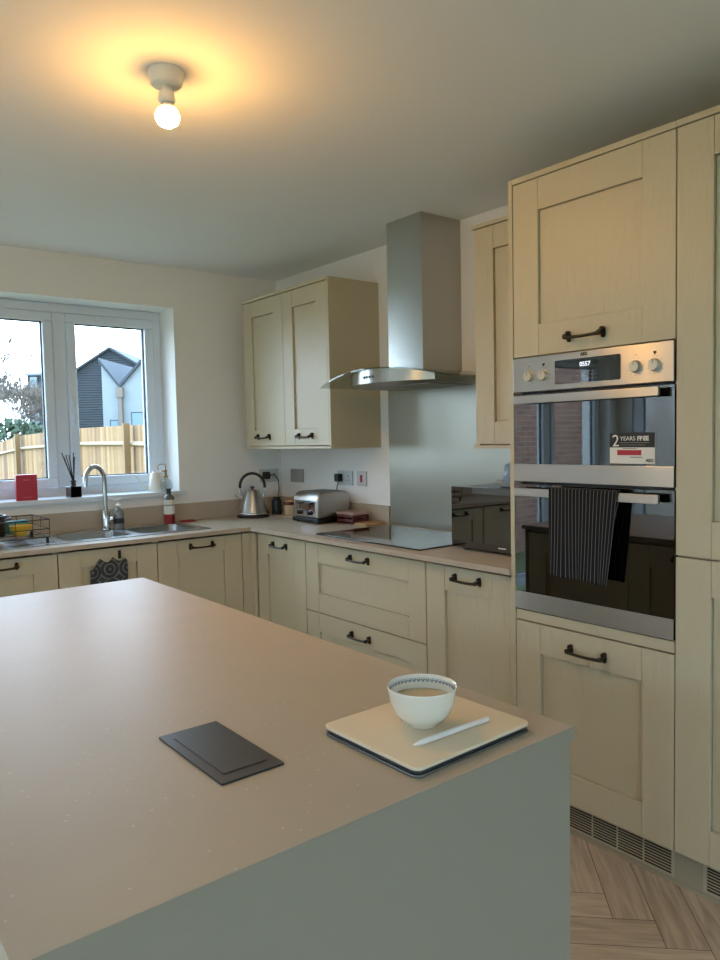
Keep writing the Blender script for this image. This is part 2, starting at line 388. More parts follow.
# --- hob wall (local x runs along -Y)
R = -PI/2
base_unit('base_cabinet', 'cream shaker base cupboard in the corner, its door left of the hob drawers', 'base cupboards along the hob wall', (0, -.645, 0), R, .475, [('door', .122, .867, .82, .105)])
base_unit('drawer_cabinet', 'wide cream shaker drawer unit with pewter handles under the hob', None, (0, -1.122, 0), R, .879, [('drawer', .524, .867, .825, .095), ('drawer', .122, .519, .463, .095)], cat='cabinet')
base_unit('base_cabinet', 'cream shaker base cupboard below the black microwave', 'base cupboards along the hob wall', (0, -2.003, 0), R, .466, [('door', .122, .867, .825, .1)])
cp = obj('corner_post', MB().box(-.60, -.582, -.643, -.60, .122, .868).box(-.648, -.60, -.60, -.582, .122, .868), 'panelpaint', bevel=.001)
tag(cp, 'narrow cream filler post in the inner corner of the base cupboards', 'filler post')

# --- window wall (local x along +X), fronts at y=-.60
for i, (x0, lab, h) in enumerate([(-1.143, 'cream shaker base cupboard nearest the inner corner under the window wall', .828),
        (-1.636, 'cream sink cupboard without a handle, patterned towel over its door', None), (-2.13, 'cream shaker base cupboard under the drying rack at the left edge', .832), (-2.63, 'cream shaker base cupboard at the far left end of the window wall', .832)]):
    base_unit('base_cabinet', lab, 'base cupboards along the window wall', (x0, 0, 0), 0, .491, [('door', .122, .867, h, .08)], depth=.60)

# --- worktop: L shape with sink and no gaps
SX0, SX1, SY0, SY1 = -1.96, -.80, -.535, -.115        # sink plate
mb = MB(); T0, T1 = .881, .903
mb.box(-.613, 0, -2.472, -.634, T0, T1)                       # hob run
mb.box(SX1-.012, 0, -.634, 0, T0, T1); mb.box(-2.65, SX0+.012, -.634, 0, T0, T1)
mb.box(SX0+.012, SX1-.012, -.634, SY0+.012, T0, T1); mb.box(SX0+.012, SX1-.012, SY1-.012, 0, T0, T1)
bmesh.ops.remove_doubles(mb.b, verts=mb.b.verts, dist=1e-5)
tag(obj('worktop', mb, 'top'), 'beige stone-look worktop running in an L along both walls', 'worktop')
mb = MB(); mb.box(-2.65, 0, -.014, 0, T1, 1.006)
tag(obj('upstand', mb, 'top', bevel=.001), 'beige splash upstand along the wall beneath the window', 'upstand')
mb = MB(); mb.box(-.014, 0, -1.116, -.014, T1, 1.004)
tag(obj('upstand', mb, 'top', bevel=.001), 'beige splash upstand on the hob wall behind the toaster', 'upstand')

# --- tall oven housing
TY = -2.472
t = thing('oven_housing', 'tall cream cabinet holding the double oven, cupboard above and below', 'cabinet', (0, TY, 0), R, 'tall cabinets')
obj('end_panel', MB().box(0, .018, -.602, 0, .122, 2.271), 'panelpaint', t, bevel=.001)
mb = MB(); mb.box(.0185, .030, -.578, -.02, .122, 2.25); mb.box(.604, .616, -.578, -.02, .122, 2.25)
for z in (.122, .74, 1.653, 2.236): mb.box(.030, .604, -.578, -.02, z, z+.014)
mb.box(.03, .604, -.03, -.02, .122, 2.25); obj('carcass', mb, 'panelpaint', t)
d = obj('door', door_mesh(.0205, .616, -.60, 1.656, 2.249, .105), 'paint', t, bevel=.0012); handle(d, .315, -.60, 1.703)
d = obj('door', door_mesh(.0205, .616, -.60, .122, .722, .105), 'paint', t, bevel=.0012); handle(d, .318, -.60, .661)
obj('filler_rail', MB().box(.0205, .616, -.598, -.579, .727, .762), 'panelpaint', t, bevel=.001)
obj('top_board', MB().box(.0185, .6175, -.602, 0, 2.2525, 2.271), 'panelpaint', t, bevel=.001)
t = thing('larder_cabinet', 'tall cream two-door cabinet to the right of the ovens', 'cabinet', (0, -3.0905, 0), R, 'tall cabinets')
mb = MB(); mb.box(.0, .6, -.578, -.02, .122, 2.25); obj('carcass', mb, 'panelpaint', t)
obj('door', door_mesh(.0015, .5985, -.60, 1.0235, 2.249, .105), 'paint', t, bevel=.0012)
obj('door', door_mesh(.0015, .5985, -.60, .122, 1.017, .105), 'paint', t, bevel=.0012)
obj('top_board', MB().box(0, .6, -.602, 0, 2.2525, 2.271), 'panelpaint', t, bevel=.001)

# --- wall cabinets
def wall_cab(label, y0, w, doors, z0=1.33, z1=2.236, d=.346, hd=True):
    t = thing('wall_cabinet', label, 'cabinet', (0, y0, 0), R, 'wall cabinets')
    mb = MB(); mb.box(0, .016, -(d-.021), 0, z0+.015, z1-.016); mb.box(w-.016, w, -(d-.0), 0, z0+.0155, z1-.0165)
    mb.box(.016, w-.016, -(d-.021), -.01, z0+.03, z0+.045); mb.box(.016, w-.016, -.01, 0, z0+.03, z1-.03)
    obj('carcass', mb, 'panelpaint', t)
    obj('top_board', MB().box(0, w, -(d+.003), 0, z1-.016, z1), 'panelpaint', t, bevel=.001)
    obj('bottom_board', MB().box(0, w, -(d+.003), 0, z0, z0+.015), 'panelpaint', t, bevel=.001)
    n = len(doors)
    for a, b, hx in doors:
        dd = obj('door', door_mesh(a, b, -d, z0+.019, z1-.02, .1, .092), 'paint', t, bevel=.0012)
        if hx is not None: handle(dd, hx, -d, z0+.07)
    return t
wall_cab('cream double wall cupboard between the window corner and the extractor hood', -.150, .894, [(.0015, .4455, .217), (.4485, .876, .66)])
wall_cab('narrow cream wall cupboard between the extractor hood and the ovens', -2.062, .408, [(.014, .4065, .31)], z1=2.252)

# --- plinth and grilles
pl = obj('plinth', MB().box(-.565, -.549, -3.69, -.585, .012, .121).box(-2.63, -.565, -.585, -.569, .012, .121), 'plinth')
tag(pl, 'pale kickboard under the base cupboards and tall cabinets', 'plinth')
obj('seal_strip', MB().box(-.570, -.549, -3.69, -.60, 0.0, .012).box(-2.63, -.570, -.59, -.569, 0.0, .012), 'plinth', pl)
def grille(y0, y1, lab):
    t = thing('vent_grille', lab, 'vent', (-.5655, y0, .02), R, 'plinth grilles'); w = y0-y1; h = .092
    mb = MB(); mb.box(0, w, -.004, 0, 0, .006); mb.box(0, w, -.004, 0, h-.006, h); mb.box(0, .01, -.004, 0, .006, h-.006); mb.box(w-.01, w, -.004, 0, .006, h-.006)
    k = w-.01
    while k > .05: k -= .0935; (k > .02) and mb.box(k-.002, k+.002, -.004, 0, .006, h-.006)
    obj('frame', mb, 'grille', t)
    obj('backing', MB().box(.01, w-.01, -.0006, 0, .006, h-.006), 'black', t)
    mb = MB()
    for i in range(8): z = .0135+i*.0094; mb.box(.01, w-.01, -.003, -.0008, z, z+.0028)
    obj('slats', mb, 'grille', t)
grille(-2.56, -3.075, 'beige ventilation grille in the kickboard under the oven housing')
grille(-3.165, -3.66, 'beige ventilation grille in the kickboard at the lower right corner')

# ------------------------------------------------------------------ double oven
t = thing('double_oven', 'stainless steel and black glass built-in double oven', 'oven', (0, TY-.018, .763), R)
OW = .597
obj('oven_body', MB().box(.016, OW-.016, -.575, -.06, .002, .882), 'black', t)
cpn = obj('control_panel', MB().box(.002, OW, -.606, -.575, .770, .888), 'steel', t, bevel=.0015)
dsp = obj('display', MB().rrect(.181, .425, .788, .866, -.6075, -.606, .004, 3, 'y'), 'bglass', cpn)
text('clock_digits', '0557', .020, 'led', dsp, (.298, -.6079, .846), bold=.0004)
mb = MB()
for i in range(5): mb.box(.262+i*.017, .274+i*.017, -.6079, -.6075, .811, .8125)
for i in range(2): mb.box(.262, .342, -.6079, -.6075, .80+i*.022, .8008+i*.022)
obj('display_marks', mb, 'greyplastic', dsp)
text('brand_lettering', 'AEG', .0135, 'ink', cpn, (.293, -.6065, .878), bold=.0006)
for kx, kz in ((.074, .822), (.134, .822), (.476, .822), (.538, .822)):
    kb = obj('knob', MB().lathe([(.0195, 0), (.0195, .002), (.0175, .003), (.0168, .012), (.0155, .014), (0, .014)], (kx, -.6062, kz), 32, 'y'), 'knob', cpn, smooth=40)
    obj('knob_mark', MB().box(kx-.0007, kx+.0007, -.6208, -.6202, kz+.004, kz+.015), 'ink', kb)
    mb = MB()
    for k in range(9):
        a = -1.1+k*(2*PI-1.2)/9+.9; mb.box(kx+.027*math.sin(a)-.001, kx+.027*math.sin(a)+.001, -.6064, -.606, kz+.027*math.cos(a)-.001, kz+.027*math.cos(a)+.001)
    if kx in (.134, .538): mb.box(kx-.005, kx+.005, -.6064, -.606, kz+.034, kz+.041).box(kx-.002, kx+.002, -.6064, -.606, kz+.030, kz+.034)
    else: mb.box(kx-.005, kx+.005, -.6064, -.606, kz+.034, kz+.0355)
    obj('dial_print', mb, 'ink', cpn)
def oven_door(z0, z1, zs0, zs1, zh):
    gl = obj('oven_door', MB().box(.002, OW, -.600, -.5755, z0, z1), 'bglass', t, bevel=.0015)
    obj('steel_trim', MB().box(.002, OW, -.6045, -.6002, zs0, zs1), 'steel', gl, bevel=.001)
    mb = MB().rrect(.027, .568, zh-.0135, zh+.0135, -.640, -.628, .003, 3, 'y')
    hb = obj('oven_handle', mb, 'steel', gl, bevel=.001)
    for bx in (.03, .52): obj('handle_bracket', MB().box(bx, bx+.02, -.628, -.600, zh-.008, zh+.008), 'black', hb)
    return gl
ud = oven_door(.458, .762, .459, .520, .742)
ld = oven_door(.003, .450, .004, .066, .424)
# energy/guarantee sticker on the upper glass
sx0, sx1, sz0, sz1 = .384, .536, .527, .622
st = obj('guarantee_sticker', MB().box(sx0, sx1, -.6012, -.6003, sz0, sz1), 'paper', ud)
obj('sticker_panel', MB().box(sx0, sx1, -.6015, -.6013, sz0+.05, sz1), mat('sticker_black', (24, 22, 20), .5), st)
obj('sticker_band', MB().box(sx0+.026, sx0+.108, -.6015, -.6013, sz0+.026, sz0+.042), 'redlight', st)
text('sticker_number', '2', .052, 'paper', st, (sx0+.021, -.6018, sz0+.069), bold=.0)
text('sticker_word', 'YEARS', .0185, 'paper', st, (sx0+.036, -.6018, sz0+.077), 'LEFT')
text('sticker_word', 'FREE', .0185, 'paper', st, (sx0+.094, -.6018, sz0+.077), 'LEFT', bold=.0007)
obj('sticker_lines', MB().box(sx0+.036, sx0+.134, -.6017, -.6015, sz0+.064, sz0+.0652).box(sx0+.036, sx0+.120, -.6017, -.6015, sz0+.057, sz0+.058), 'greyplastic', st)
text('sticker_brand', 'AEG', .013, 'ink', st, (sx0+.135, -.6016, sz0+.010), bold=.0005)
obj('sticker_print', MB().box(sx0+.07, sx0+.112, -.6016, -.6013, sz0+.019, sz0+.021), 'ink', st)
obj('sticker_print', MB().box(sx0+.045, sx0+.092, -.6016, -.6013, sz0+.0455, sz0+.047), 'ink', st)

# striped tea towel over the lower oven handle
def cloth(name, label, mt, fn, nu, nv, cat='towel', thick=.0025):
    bm = bmesh.new(); uvl = bm.loops.layers.uv.new('UVMap'); g = []
    for i in range(nu+1): g.append([bm.verts.new(fn(i/nu, j/nv)) for j in range(nv+1)])
    for i in range(nu):
        for j in range(nv):
            f = bm.faces.new((g[i][j], g[i+1][j], g[i+1][j+1], g[i][j+1]))
            for lp, (a, b) in zip(f.loops, ((i, j), (i+1, j), (i+1, j+1), (i, j+1))): lp[uvl].uv = (a/nu, b/nv)
    o = obj(name, bm, mt, smooth=180, recalc=False)
    s = o.modifiers.new('thickness', 'SOLIDIFY'); s.thickness = thick; s.offset = 0
    return tag(o, label, cat)
def oven_towel(u, v):
    # v: 0 back hem -> 1 front hem, over the bar at z=1.2, bar spans x -.628..-.640
    zt = 1.2045; back = .21; front = .29
    s = -back + v*(back+front+.016)
    yl = -2.672 - u*.255
    if s < 0: x = -.6235; z = zt+s
    elif s < .016:
        a = s/.016*PI; x = -.634+.0105*math.cos(a); z = zt+.004*math.sin(a)
    else:
        k = (s-.016)/front; x = -.6445-.004*math.sin(u*9)*k-.004*abs(math.sin(u*19+1))*k; z = zt-(s-.016)*(1+.03*u)
        yl += k*u*u*.030 + .006*k*math.sin(u*14)*k - .002*k
    if s < 0: yl += .05*u*(-s/back)
    return (x, yl, z)
cloth('tea_towel', 'dark tea towel with thin pale stripes hanging over the lower oven handle', 'stripe', oven_towel, 76, 60)
def hung_cloth():
    t = thing('kitchen_cloth', 'grey patterned cloth hanging from a small black hook on the sink cupboard', 'cloth', (-1.401, -.6005, .846))
    n = 44; mb = MB(); uvl = mb.b.loops.layers.uv.new('UVMap'); rows = []
    for j in range(13):
        k = j/12; row = []
        for i in range(n+1):
            u = i/n; top = -.022-.022*abs(math.sin(u*9.2+.5))-.05*max(0, .22-u)*4-.03*max(0, u-.9)*6
            z = top+k*(-.225-top); x = (u-.5)*(.185+.014*k)+.002*math.sin(k*7)
            row.append((x, -.010-.007*math.sin(u*17+k)*(.5+.5*k)-.004*math.sin(k*5), z))
        rows.append(row)
    V = [[mb.b.verts.new(p) for p in row] for row in rows]
    for a in range(12):
        for i in range(n):
            f = mb.b.faces.new((V[a][i], V[a+1][i], V[a+1][i+1], V[a][i+1]))
            for lp in f.loops: lp[uvl].uv = (lp.vert.co.x*2.6+.22, lp.vert.co.z*2.6)
    o = obj('cloth', mb, 'medal', t, smooth=180, recalc=False); m = o.modifiers.new('thickness', 'SOLIDIFY'); m.thickness = .004; m.offset = 0
    obj('hook', MB().box(.052, .066, -.004, 0, -.035, .006).tube([(.059, -.004, .0), (.059, -.014, -.008), (.059, -.012, -.024), (.059, -.02, -.03)], .003, 8), 'black', t)
hung_cloth()

# ------------------------------------------------------------------ hood, splashback, hob
HY = -1.547
t = thing('extractor_hood', 'stainless steel chimney hood with curved glass canopy above the hob', 'extractor hood', (0, HY, 1.6), R)
obj('chimney', MB().box(-.1235, .1235, -.262, -.001, .085, CEIL-1.6-.001).box(-.1215, .1215, -.26, -.001, .05, .085), 'steel', t, bevel=.0015)
def zarc(v): return .100-.058*(v/.45)**2
mb = MB(); n = 24; rows = []
for i in range(n+1):
    v = -.45+.9*i/n; xf = -(.445+.055*(1-(v/.45)**2)); z = zarc(v)
    rows.append([mb.b.verts.new(p) for p in ((v, -.012, z), (v, xf, z), (v, xf, z+.006), (v, -.012, z+.006))])
for a, b2 in zip(rows, rows[1:]):
    for k in range(4): mb.b.faces.new((a[k], a[(k+1) % 4], b2[(k+1) % 4], b2[k]))
mb.b.faces.new(rows[0]); mb.b.faces.new(rows[-1][::-1])
can = obj('glass_canopy', mb, 'hoodglass', t, smooth=35)
mb = MB(); rows = []
for i in range(n+1):                                          # body beneath the glass, bowed front
    v = -.30+.6*i/n; xf = -(.36+.125*(1-(v/.3)**2)); zt = zarc(v)-.0005; zb = .030
    rows.append([mb.b.verts.new(p) for p in ((v, -.005, zb), (v, xf+.02, zb), (v, xf, zb+.008), (v, xf, zt), (v, -.005, zt))])
for a, b2 in zip(rows, rows[1:]):
    for k in range(5): mb.b.faces.new((a[k], a[(k+1) % 5], b2[(k+1) % 5], b2[k]))
mb.b.faces.new(rows[0]); mb.b.faces.new(rows[-1][::-1])
hb = obj('hood_body', mb, 'steel', t, smooth=35)
obj('grease_filter', MB().box(-.24, -.005, -.34, -.06, .0245, .028).box(.005, .24, -.34, -.06, .0245, .028), 'greyplastic', hb)
for i in range(4):
    v = -.045+i*.022; xf = -(.37+.115*(1-(v/.3)**2))
    obj('button', MB().lathe([(.006, 0), (.006, .003), (0, .003)], (v, xf-.0003, .066), 14, 'y'), 'black', hb)
xf = -(.37+.115*(1-(.2/.3)**2)); 
tag(obj('splashback', MB().box(-.006, -.0005, -2.44, -1.118, T1+.0005, 1.645), 'steelv'), 'brushed steel splashback panel on the wall behind the hob', 'splashback')
t = obj('hob', MB().rrect(-.548, -.075, -1.932, -1.168, T1+.0003, T1+.007, .006, 4), 'hobglass', bevel=.001)
tag(t, 'black glass induction hob set on the worktop below the hood', 'hob')
for cx, cy, r in ((-.19, -1.36, .09), (-.19, -1.74, .09), (-.41, -1.36, .075), (-.41, -1.74, .105)):
    n = 40; mb = MB()
    for i in range(n):
        a0, a1 = 2*PI*i/n, 2*PI*(i+1)/n
        vs = [mb.b.verts.new((cx+q*math.cos(a), cy+q*math.sin(a), T1+.0072)) for q, a in ((r, a0), (r, a1), (r-.0015, a1), (r-.0015, a0))]
        mb.b.faces.new(vs)
    obj('zone_marking', mb, 'greyplastic', t)

# ------------------------------------------------------------------ microwave and the things on it
t = thing('microwave', 'black mirror-front microwave between the hob and the tall oven cabinet', 'microwave', (-.04, -1.982, T1), R)
MW, MH = .478, .268
obj('casing', MB().box(.002, MW-.002, -.345, 0, .014, MH), 'black', t, bevel=.006)
fr = obj('front_glass', MB().box(0, MW, -.365, -.346, .012, MH+.001), 'mirror', t, bevel=.002)
obj('badge', MB().box(.26, .30, -.3658, -.3652, .026, .031), 'white', fr)
for a, b2 in ((.05, -.32), (.43, -.32), (.05, -.04), (.43, -.04)):
    obj('foot', MB().lathe([(.016, 0), (.014, .0145), (0, .0145)], (a, b2, 0), 16), 'black', t)
ds = MB().lathe([(0, 0), (.05, 0), (.062, .006), (.078, .024), (.075, .024), (.058, .008), (0, .006)], (0, 0, 0), 32)
tag(obj('dish', ds, 'white', loc=(-.28, -2.225, T1+MH+.0015), smooth=40), 'shallow white dish on top of the microwave against the tall cabinet', 'dish')
bp = MB().lathe([(0, 0), (.042, .003), (.05, .02), (.047, .055), (.034, .082), (.012, .094), (0, .096)], (0, 0, 0), 24)
for v in bp.b.verts: v.co += Vector((noise.noise(v.co*38)*.008, noise.noise(v.co*38+Vector((5, 0, 0)))*.008, 0))
tag(obj('packet', bp, 'bluebag', loc=(-.28, -2.225, T1+MH+.0090), smooth=180), 'crumpled pale blue packet standing in the white dish on the microwave', 'packet')

# ------------------------------------------------------------------ sink, tap, drying rack
def sink():
    t = thing('sink', 'stainless steel sink with two bowls and a ribbed drainer under the window', 'sink', (SX0, SY0, T1))
    w, d = SX1-SX0, SY1-SY0
    b1 = (.76-.33-.02, .745, .06, d-.055); b2 = (.79, w-.045, .06, d-.055)
    xs = [0, b1[0], b1[1], b2[0], b2[1], w]; mb = MB(); zt = .004
    mb.box(0, w, 0, .06, .0002, zt); mb.box(0, w, d-.055, d, .0002, zt)
    mb.box(0, b1[0], .06, d-.055, .0002, zt); mb.box(b1[1], b2[0], .06, d-.055, .0002, zt); mb.box(b2[1], w, .06, d-.055, .0002, zt)
    pt = obj('sink_top', mb, 'sinksteel', t, bevel=.0008)
    mb = MB()
    for i in range(9): mb.box(.05, b1[0]-.05, .075+i*.028, .083+i*.028, zt, zt+.003)
    obj('drainer_rib', mb, 'sinksteel', pt, bevel=.001)
    for (x0, x1, y0, y1) in (b1, b2):
        mb = MB(); r = .05; n = 6
        def ring(ins, z):
            out = []
            for cx, cy, a0 in ((x1-r, y0+r, -PI/2), (x1-r, y1-r, 0), (x0+r, y1-r, PI/2), (x0+r, y0+r, PI)):
                for i in range(n+1): out.append(mb.b.verts.new((cx+(r-ins)*math.cos(a0+i*PI/2/n), cy+(r-ins)*math.sin(a0+i*PI/2/n), z)))
            return out
        rg = [ring(-.0, zt), ring(.004, -.01), ring(.012, -.14), ring(.035, -.16)]
        for a, b in zip(rg, rg[1:]):
            for i in range(len(a)): j = (i+1) % len(a); mb.b.faces.new((a[i], b[i], b[j], a[j]))
        mb.b.faces.new(rg[-1])
        # corner fillets between the rounded bowl and the square cut-out
        k = n+1
        for q, (cx, cy) in enumerate(((x1, y0), (x1, y1), (x0, y1), (x0, y0))):
            c = mb.b.verts.new((cx, cy, zt))
            for i in range(n): mb.b.faces.new((c, rg[0][q*k+i], rg[0][q*k+i+1]))
        bo = obj('bowl', mb, 'sinksteel', t, smooth=50, recalc=False)
        obj('drain', MB().lathe([(.035, -.1598), (.035, -.158), (.02, -.159), (0, -.159)], ((x0+x1)/2, (y0+y1)/2, 0), 20), 'chrome', bo, smooth=40)
sink()
t = thing('tap', 'tall chrome gooseneck mixer tap between the sink bowls', 'tap', (-1.245, -.155, T1+.004))
obj('tap_base', MB().lathe([(.027, 0), (.027, .004), (.022, .008), (.022, .10), (.019, .106), (.0, .106)], (0, 0, 0), 28), 'chrome', t, smooth=40)
pts = [(0, 0, .10), (0, 0, .17), (0, 0, .25)]; dv = Vector((-.94, -.34, 0)); rr = .062
for i in range(1, 15):
    a = i/14*PI*.93; p = dv*(rr*(1-math.cos(a))); pts.append((p.x, p.y, .275+rr*1.25*math.sin(a)))
pts.append((pts[-1][0]+dv.x*.006, pts[-1][1]+dv.y*.006, .245)); 
obj('spout', MB().tube(pts, .0125, 16), 'chrome', t, smooth=60)
obj('lever', MB().tube([(.02, 0, .055), (.036, -.004, .058)], .012, 14).tube([(.034, -.006, .058), (.038, -.035, .078), (.038, -.055, .09)], .0055, 10), 'chrome', t, smooth=50)
t = thing('soap_bottle', 'clear hand soap bottle with white pump beside the tap', 'bottle', (-1.168, -.140, T1+.0045))
obj('bottle', MB().lathe([(0, 0), (.032, 0), (.034, .004), (.034, .085), (.026, .105), (.013, .115), (.013, .122), (0, .122)], (0, 0, 0), 24, sx=.86, sy=.7), mat('soap', (128, 134, 138), .1, coat=.6), t, smooth=40)
obj('label', MB().shell([(.0345, .028), (.0345, .058)], n=28), 'clearlabel', t).scale = (.86, .7, 1)
obj('pump', MB().lathe([(.014, .122), (.014, .134), (.005, .136), (.005, .158), (0, .158)], (0, 0, 0), 16).box(-.036, .012, -.007, .007, .156, .166), 'white', t, bevel=.001)
t = thing('bottle', 'pink-red bottle with white label and black cap at the right end of the sink', 'bottle', (-.842, -.082, T1))
obj('bottle_body', MB().lathe([(0, 0), (.030, 0), (.032, .004), (.032, .055), (0, .055)], (0, 0, 0), 28), 'liquid', t, smooth=40)
obj('bottle_top', MB().lathe([(.032, .0552), (.032, .145), (.028, .160), (.013, .172), (.013, .178), (0, .178)], (0, 0, 0), 28), mat('smoky_bottle', (96, 88, 88), .1, coat=.5), t, smooth=40)
obj('label', MB().shell([(.0325, .055), (.0325, .14)], n=28), 'paper', t)
obj('label_print', MB().shell([(.0328, .104), (.0328, .112)], n=28), 'greyplastic', t)
obj('cap', MB().lathe([(.0145, .178), (.0145, .204), (.013, .206), (0, .206)], (0, 0, 0), 20), 'black', t, smooth=40)
tag(obj('dish_cloth', MB().box(0, .09, 0, .05, 0, .006).box(.01, .08, .008, .045, .006, .011), mat('red_cloth', (150, 48, 48), .9), loc=(-.78, -.13, T1+.0005), bevel=.003), 'small folded red cloth behind the right end of the sink', 'cloth')

# drying rack on the drainer
t = thing('dish_rack', 'black wire dish rack standing on the drainer at the left edge', 'dish rack', (-2.02, -.50, T1+.0075))
mb = MB(); w, d, h = .38, .30, .115
def loop(z, r=.0025, e=0): mb.tube([(e, e, z), (w-e, e, z), (w-e, d-e, z), (e, d-e, z), (e, e, z)], r, 6)
loop(h, .003); loop(.03); loop(.07)
for i in range(6):
    x = i*w/5; mb.tube([(x, 0, h), (x, 0, .03), (x, d, .03), (x, d, h)], .0018, 6)
for i in range(3):
    y = i*d/2; mb.tube([(0, y, h), (0, y, .03), (w, y, .03), (w, y, h)], .0018, 6)
obj('wire_basket', mb, 'black', t)
for a in (.01, w-.01):
    for b2 in (.008, d-.008): obj('foot', MB().lathe([(.007, 0), (.008, .02), (.005, .034), (0, .034)], (a, b2, 0), 12), 'black', t)
t = thing('cooking_pot', 'black pot lying in the dish rack at the left edge', 'pot', (-1.892, -.36, T1+.042))
obj('pot_body', MB().lathe([(0, 0), (.075, 0), (.085, .006), (.088, .10), (.092, .102), (.092, .106), (.082, .106), (.08, .01), (0, .008)], (0, 0, 0), 32), 'black', t, smooth=40)
obj('pot_handle', MB().tube([(.088, 0, .08), (.115, 0, .085), (.115, .03, .085), (.086, .03, .08)], .005, 8), 'black', t, smooth=60)
t = obj('bowl', MB().lathe([(0, 0), (.022, 0), (.035, .006), (.048, .035), (.052, .052), (.049, .052), (.044, .034), (.03, .01), (0, .008)], (0, 0, 0), 28), 'yellow', loc=(-1.745, -.40, T1+.042), smooth=50)
tag(t, 'small mustard yellow bowl in the dish rack', 'bowl')
mb = MB().rrect(-.05, .05, -.018, .018, 0, .03, .006, 4)
tag(obj('sponge', mb, 'teal', loc=(-1.745, -.275, T1+.09), bevel=.004), 'teal sponge resting behind the yellow bowl in the dish rack', 'sponge')
sp = bpy.data.objects['sponge']; sp.location = (-1.735, -.285, T1+.042); sp.rotation_euler = (0, 0, .2); sp.scale = (1, 1, 2.2)

# ------------------------------------------------------------------ on the window sill
SZ = wz0+.004
t = thing('gift_box', 'small red card box standing on the window sill', 'box', (-1.612, -.005, SZ+.0005), -.12)
obj('box', MB().box(-.052, .052, -.02, .03, 0, .138), 'red', t, bevel=.0015)
foil = mat('foil_print', (205, 96, 100), .4)
obj('box_print', MB().box(-.016, .016, -.0206, -.0201, .108, .112), foil, t)
obj('box_print', MB().box(-.02, .02, -.0206, -.0201, .016, .019), foil, t)
t = thing('reed_diffuser', 'black cube reed diffuser with black sticks on the window sill', 'diffuser', (-1.362, .005, SZ+.0005), .1)
obj('diffuser_base', MB().box(-.032, .032, -.032, .032, 0, .062), 'bglass', t, bevel=.003)
obj('collar', MB().lathe([(.013, .0622), (.013, .086), (.015, .088), (.015, .094), (0, .094)], (0, 0, 0), 18), 'black', t, smooth=40)
for i in range(7):
    a = i*2*PI/7+.3; s = .028+.01*(i % 3)
    obj('reed', MB().tube([(0.003*math.cos(a), .003*math.sin(a), .09), (s*math.cos(a)-.018, s*math.sin(a), .225+.012*(i % 3))], .0028, 6), 'reed', t)
t = thing('watering_can', 'small white watering can with a long thin spout at the right of the sill', 'watering can', (-.855, .06, SZ+.0005))
obj('can_body', MB().lathe([(0, 0), (.047, 0), (.05, .004), (.046, .05), (.036, .1), (.03, .112), (.028, .112), (.03, .098), (0, .096)], (0, 0, 0), 28), 'ceramic', t, smooth=50)
obj('can_spout', MB().tube([(-.045, 0, .018), (-.075, 0, .028), (-.115, 0, .085), (-.14, 0, .108)], .004, 8, [.006, .005, .0035, .003]), 'ceramic', t, smooth=60)
obj('can_handle', MB().tube([(0, .028, .108), (0, .05, .118), (0, .062, .10), (0, .060, .06), (0, .047, .035)], .003, 8), 'ceramic', t, smooth=60)
t = thing('plant_mister', 'round clear glass plant mister with brass pump beside the watering can', 'plant mister', (-.820, -.0, SZ+.0005))
obj('globe', MB().lathe([(0, 0), (.022, 0), (.033, .010), (.038, .03), (.037, .05), (.027, .069), (.012, .075), (.012, .082)], (0, 0, 0), 28), 'clear', t, smooth=60)
obj('pump', MB().lathe([(.014, .082), (.014, .092), (.006, .095), (.006, .115), (.009, .118), (.009, .128), (0, .13)], (0, 0, 0), 18).tube([(0, 0, .122), (-.026, 0, .124)], .0045, 8).tube([(.0, 0, .13), (0, 0, .158), (-.012, 0, .164), (-.04, 0, .162), (-.05, 0, .146), (-.045, 0, .13)], .003, 8), 'brass', t, smooth=50)
t = thing('potted_plant', 'small plant with thin pale leaves at the left end of the sill', 'plant', (-1.80, .01, SZ+.0005))
obj('pot', MB().lathe([(0, 0), (.032, 0), (.042, .07), (.038, .07), (.034, .06), (0, .06)], (0, 0, 0), 24), 'ceramic', t, smooth=40)
mb = MB()
for i in range(18):
    a = random.random()*2*PI; l = .06+.07*random.random(); c, s = math.cos(a), math.sin(a); p = [(0, 0, .058)]
    for k in range(1, 5): u = k/4; p.append((c*l*u, s*l*u, .058+.09*u-.05*u*u*(l/.1)))
    mb.tube(p, .003, 6, [.0035, .004, .004, .003, .0008])
obj('leaves', mb, 'leaf', t, smooth=60)

# ------------------------------------------------------------------ sockets
def socket(lab, loc, rotz, w, kind):
    t = thing('wall_socket' if kind != 'switch' else 'wall_switch', lab, 'socket' if kind != 'switch' else 'switch', loc, rotz, 'wall plates above the worktop')
    m = 'greyplastic' if kind == 'blank' else 'plate'
    p = obj('faceplate', MB().rrect(-w/2, w/2, -.043, .043, -.008, 0, .006, 4, 'y'), m, t, bevel=.0015)
    if kind == 'double':
        for c in (-.036, .036):
            mb = MB().box(c-.004, c+.004, -.0086, -.0081, .006, .016).box(c-.015, c-.008, -.0086, -.0081, -.016, -.010).box(c+.008, c+.015, -.0086, -.0081, -.016, -.010)
            obj('pin_holes', mb, 'ink', p)
            obj('rocker', MB().box(c*.42-.006, c*.42+.006, -.0115, -.008, .018, .034), m, p, bevel=.001)
    if kind == 'switch':
        obj('rocker', MB().box(-.009, .009, -.012, -.008, -.02, .022), 'redlight', p, bevel=.001)
    if kind == 'blank': obj('rocker', MB().box(-.006, .006, -.011, -.008, .012, .03), m, p, bevel=.001)
    return t
SKZ = 1.148
socket('double wall socket on the window wall behind the kettle', (-.098, -.0005, SKZ), 0, .146, 'double')
socket('plain grey wall plate above the toaster, nearest the corner', (-.0005, -.196, SKZ), R, .146, 'blank')
socket('white double socket with the toaster plug, above the toaster', (-.0005, -.71, SKZ), R, .146, 'double')
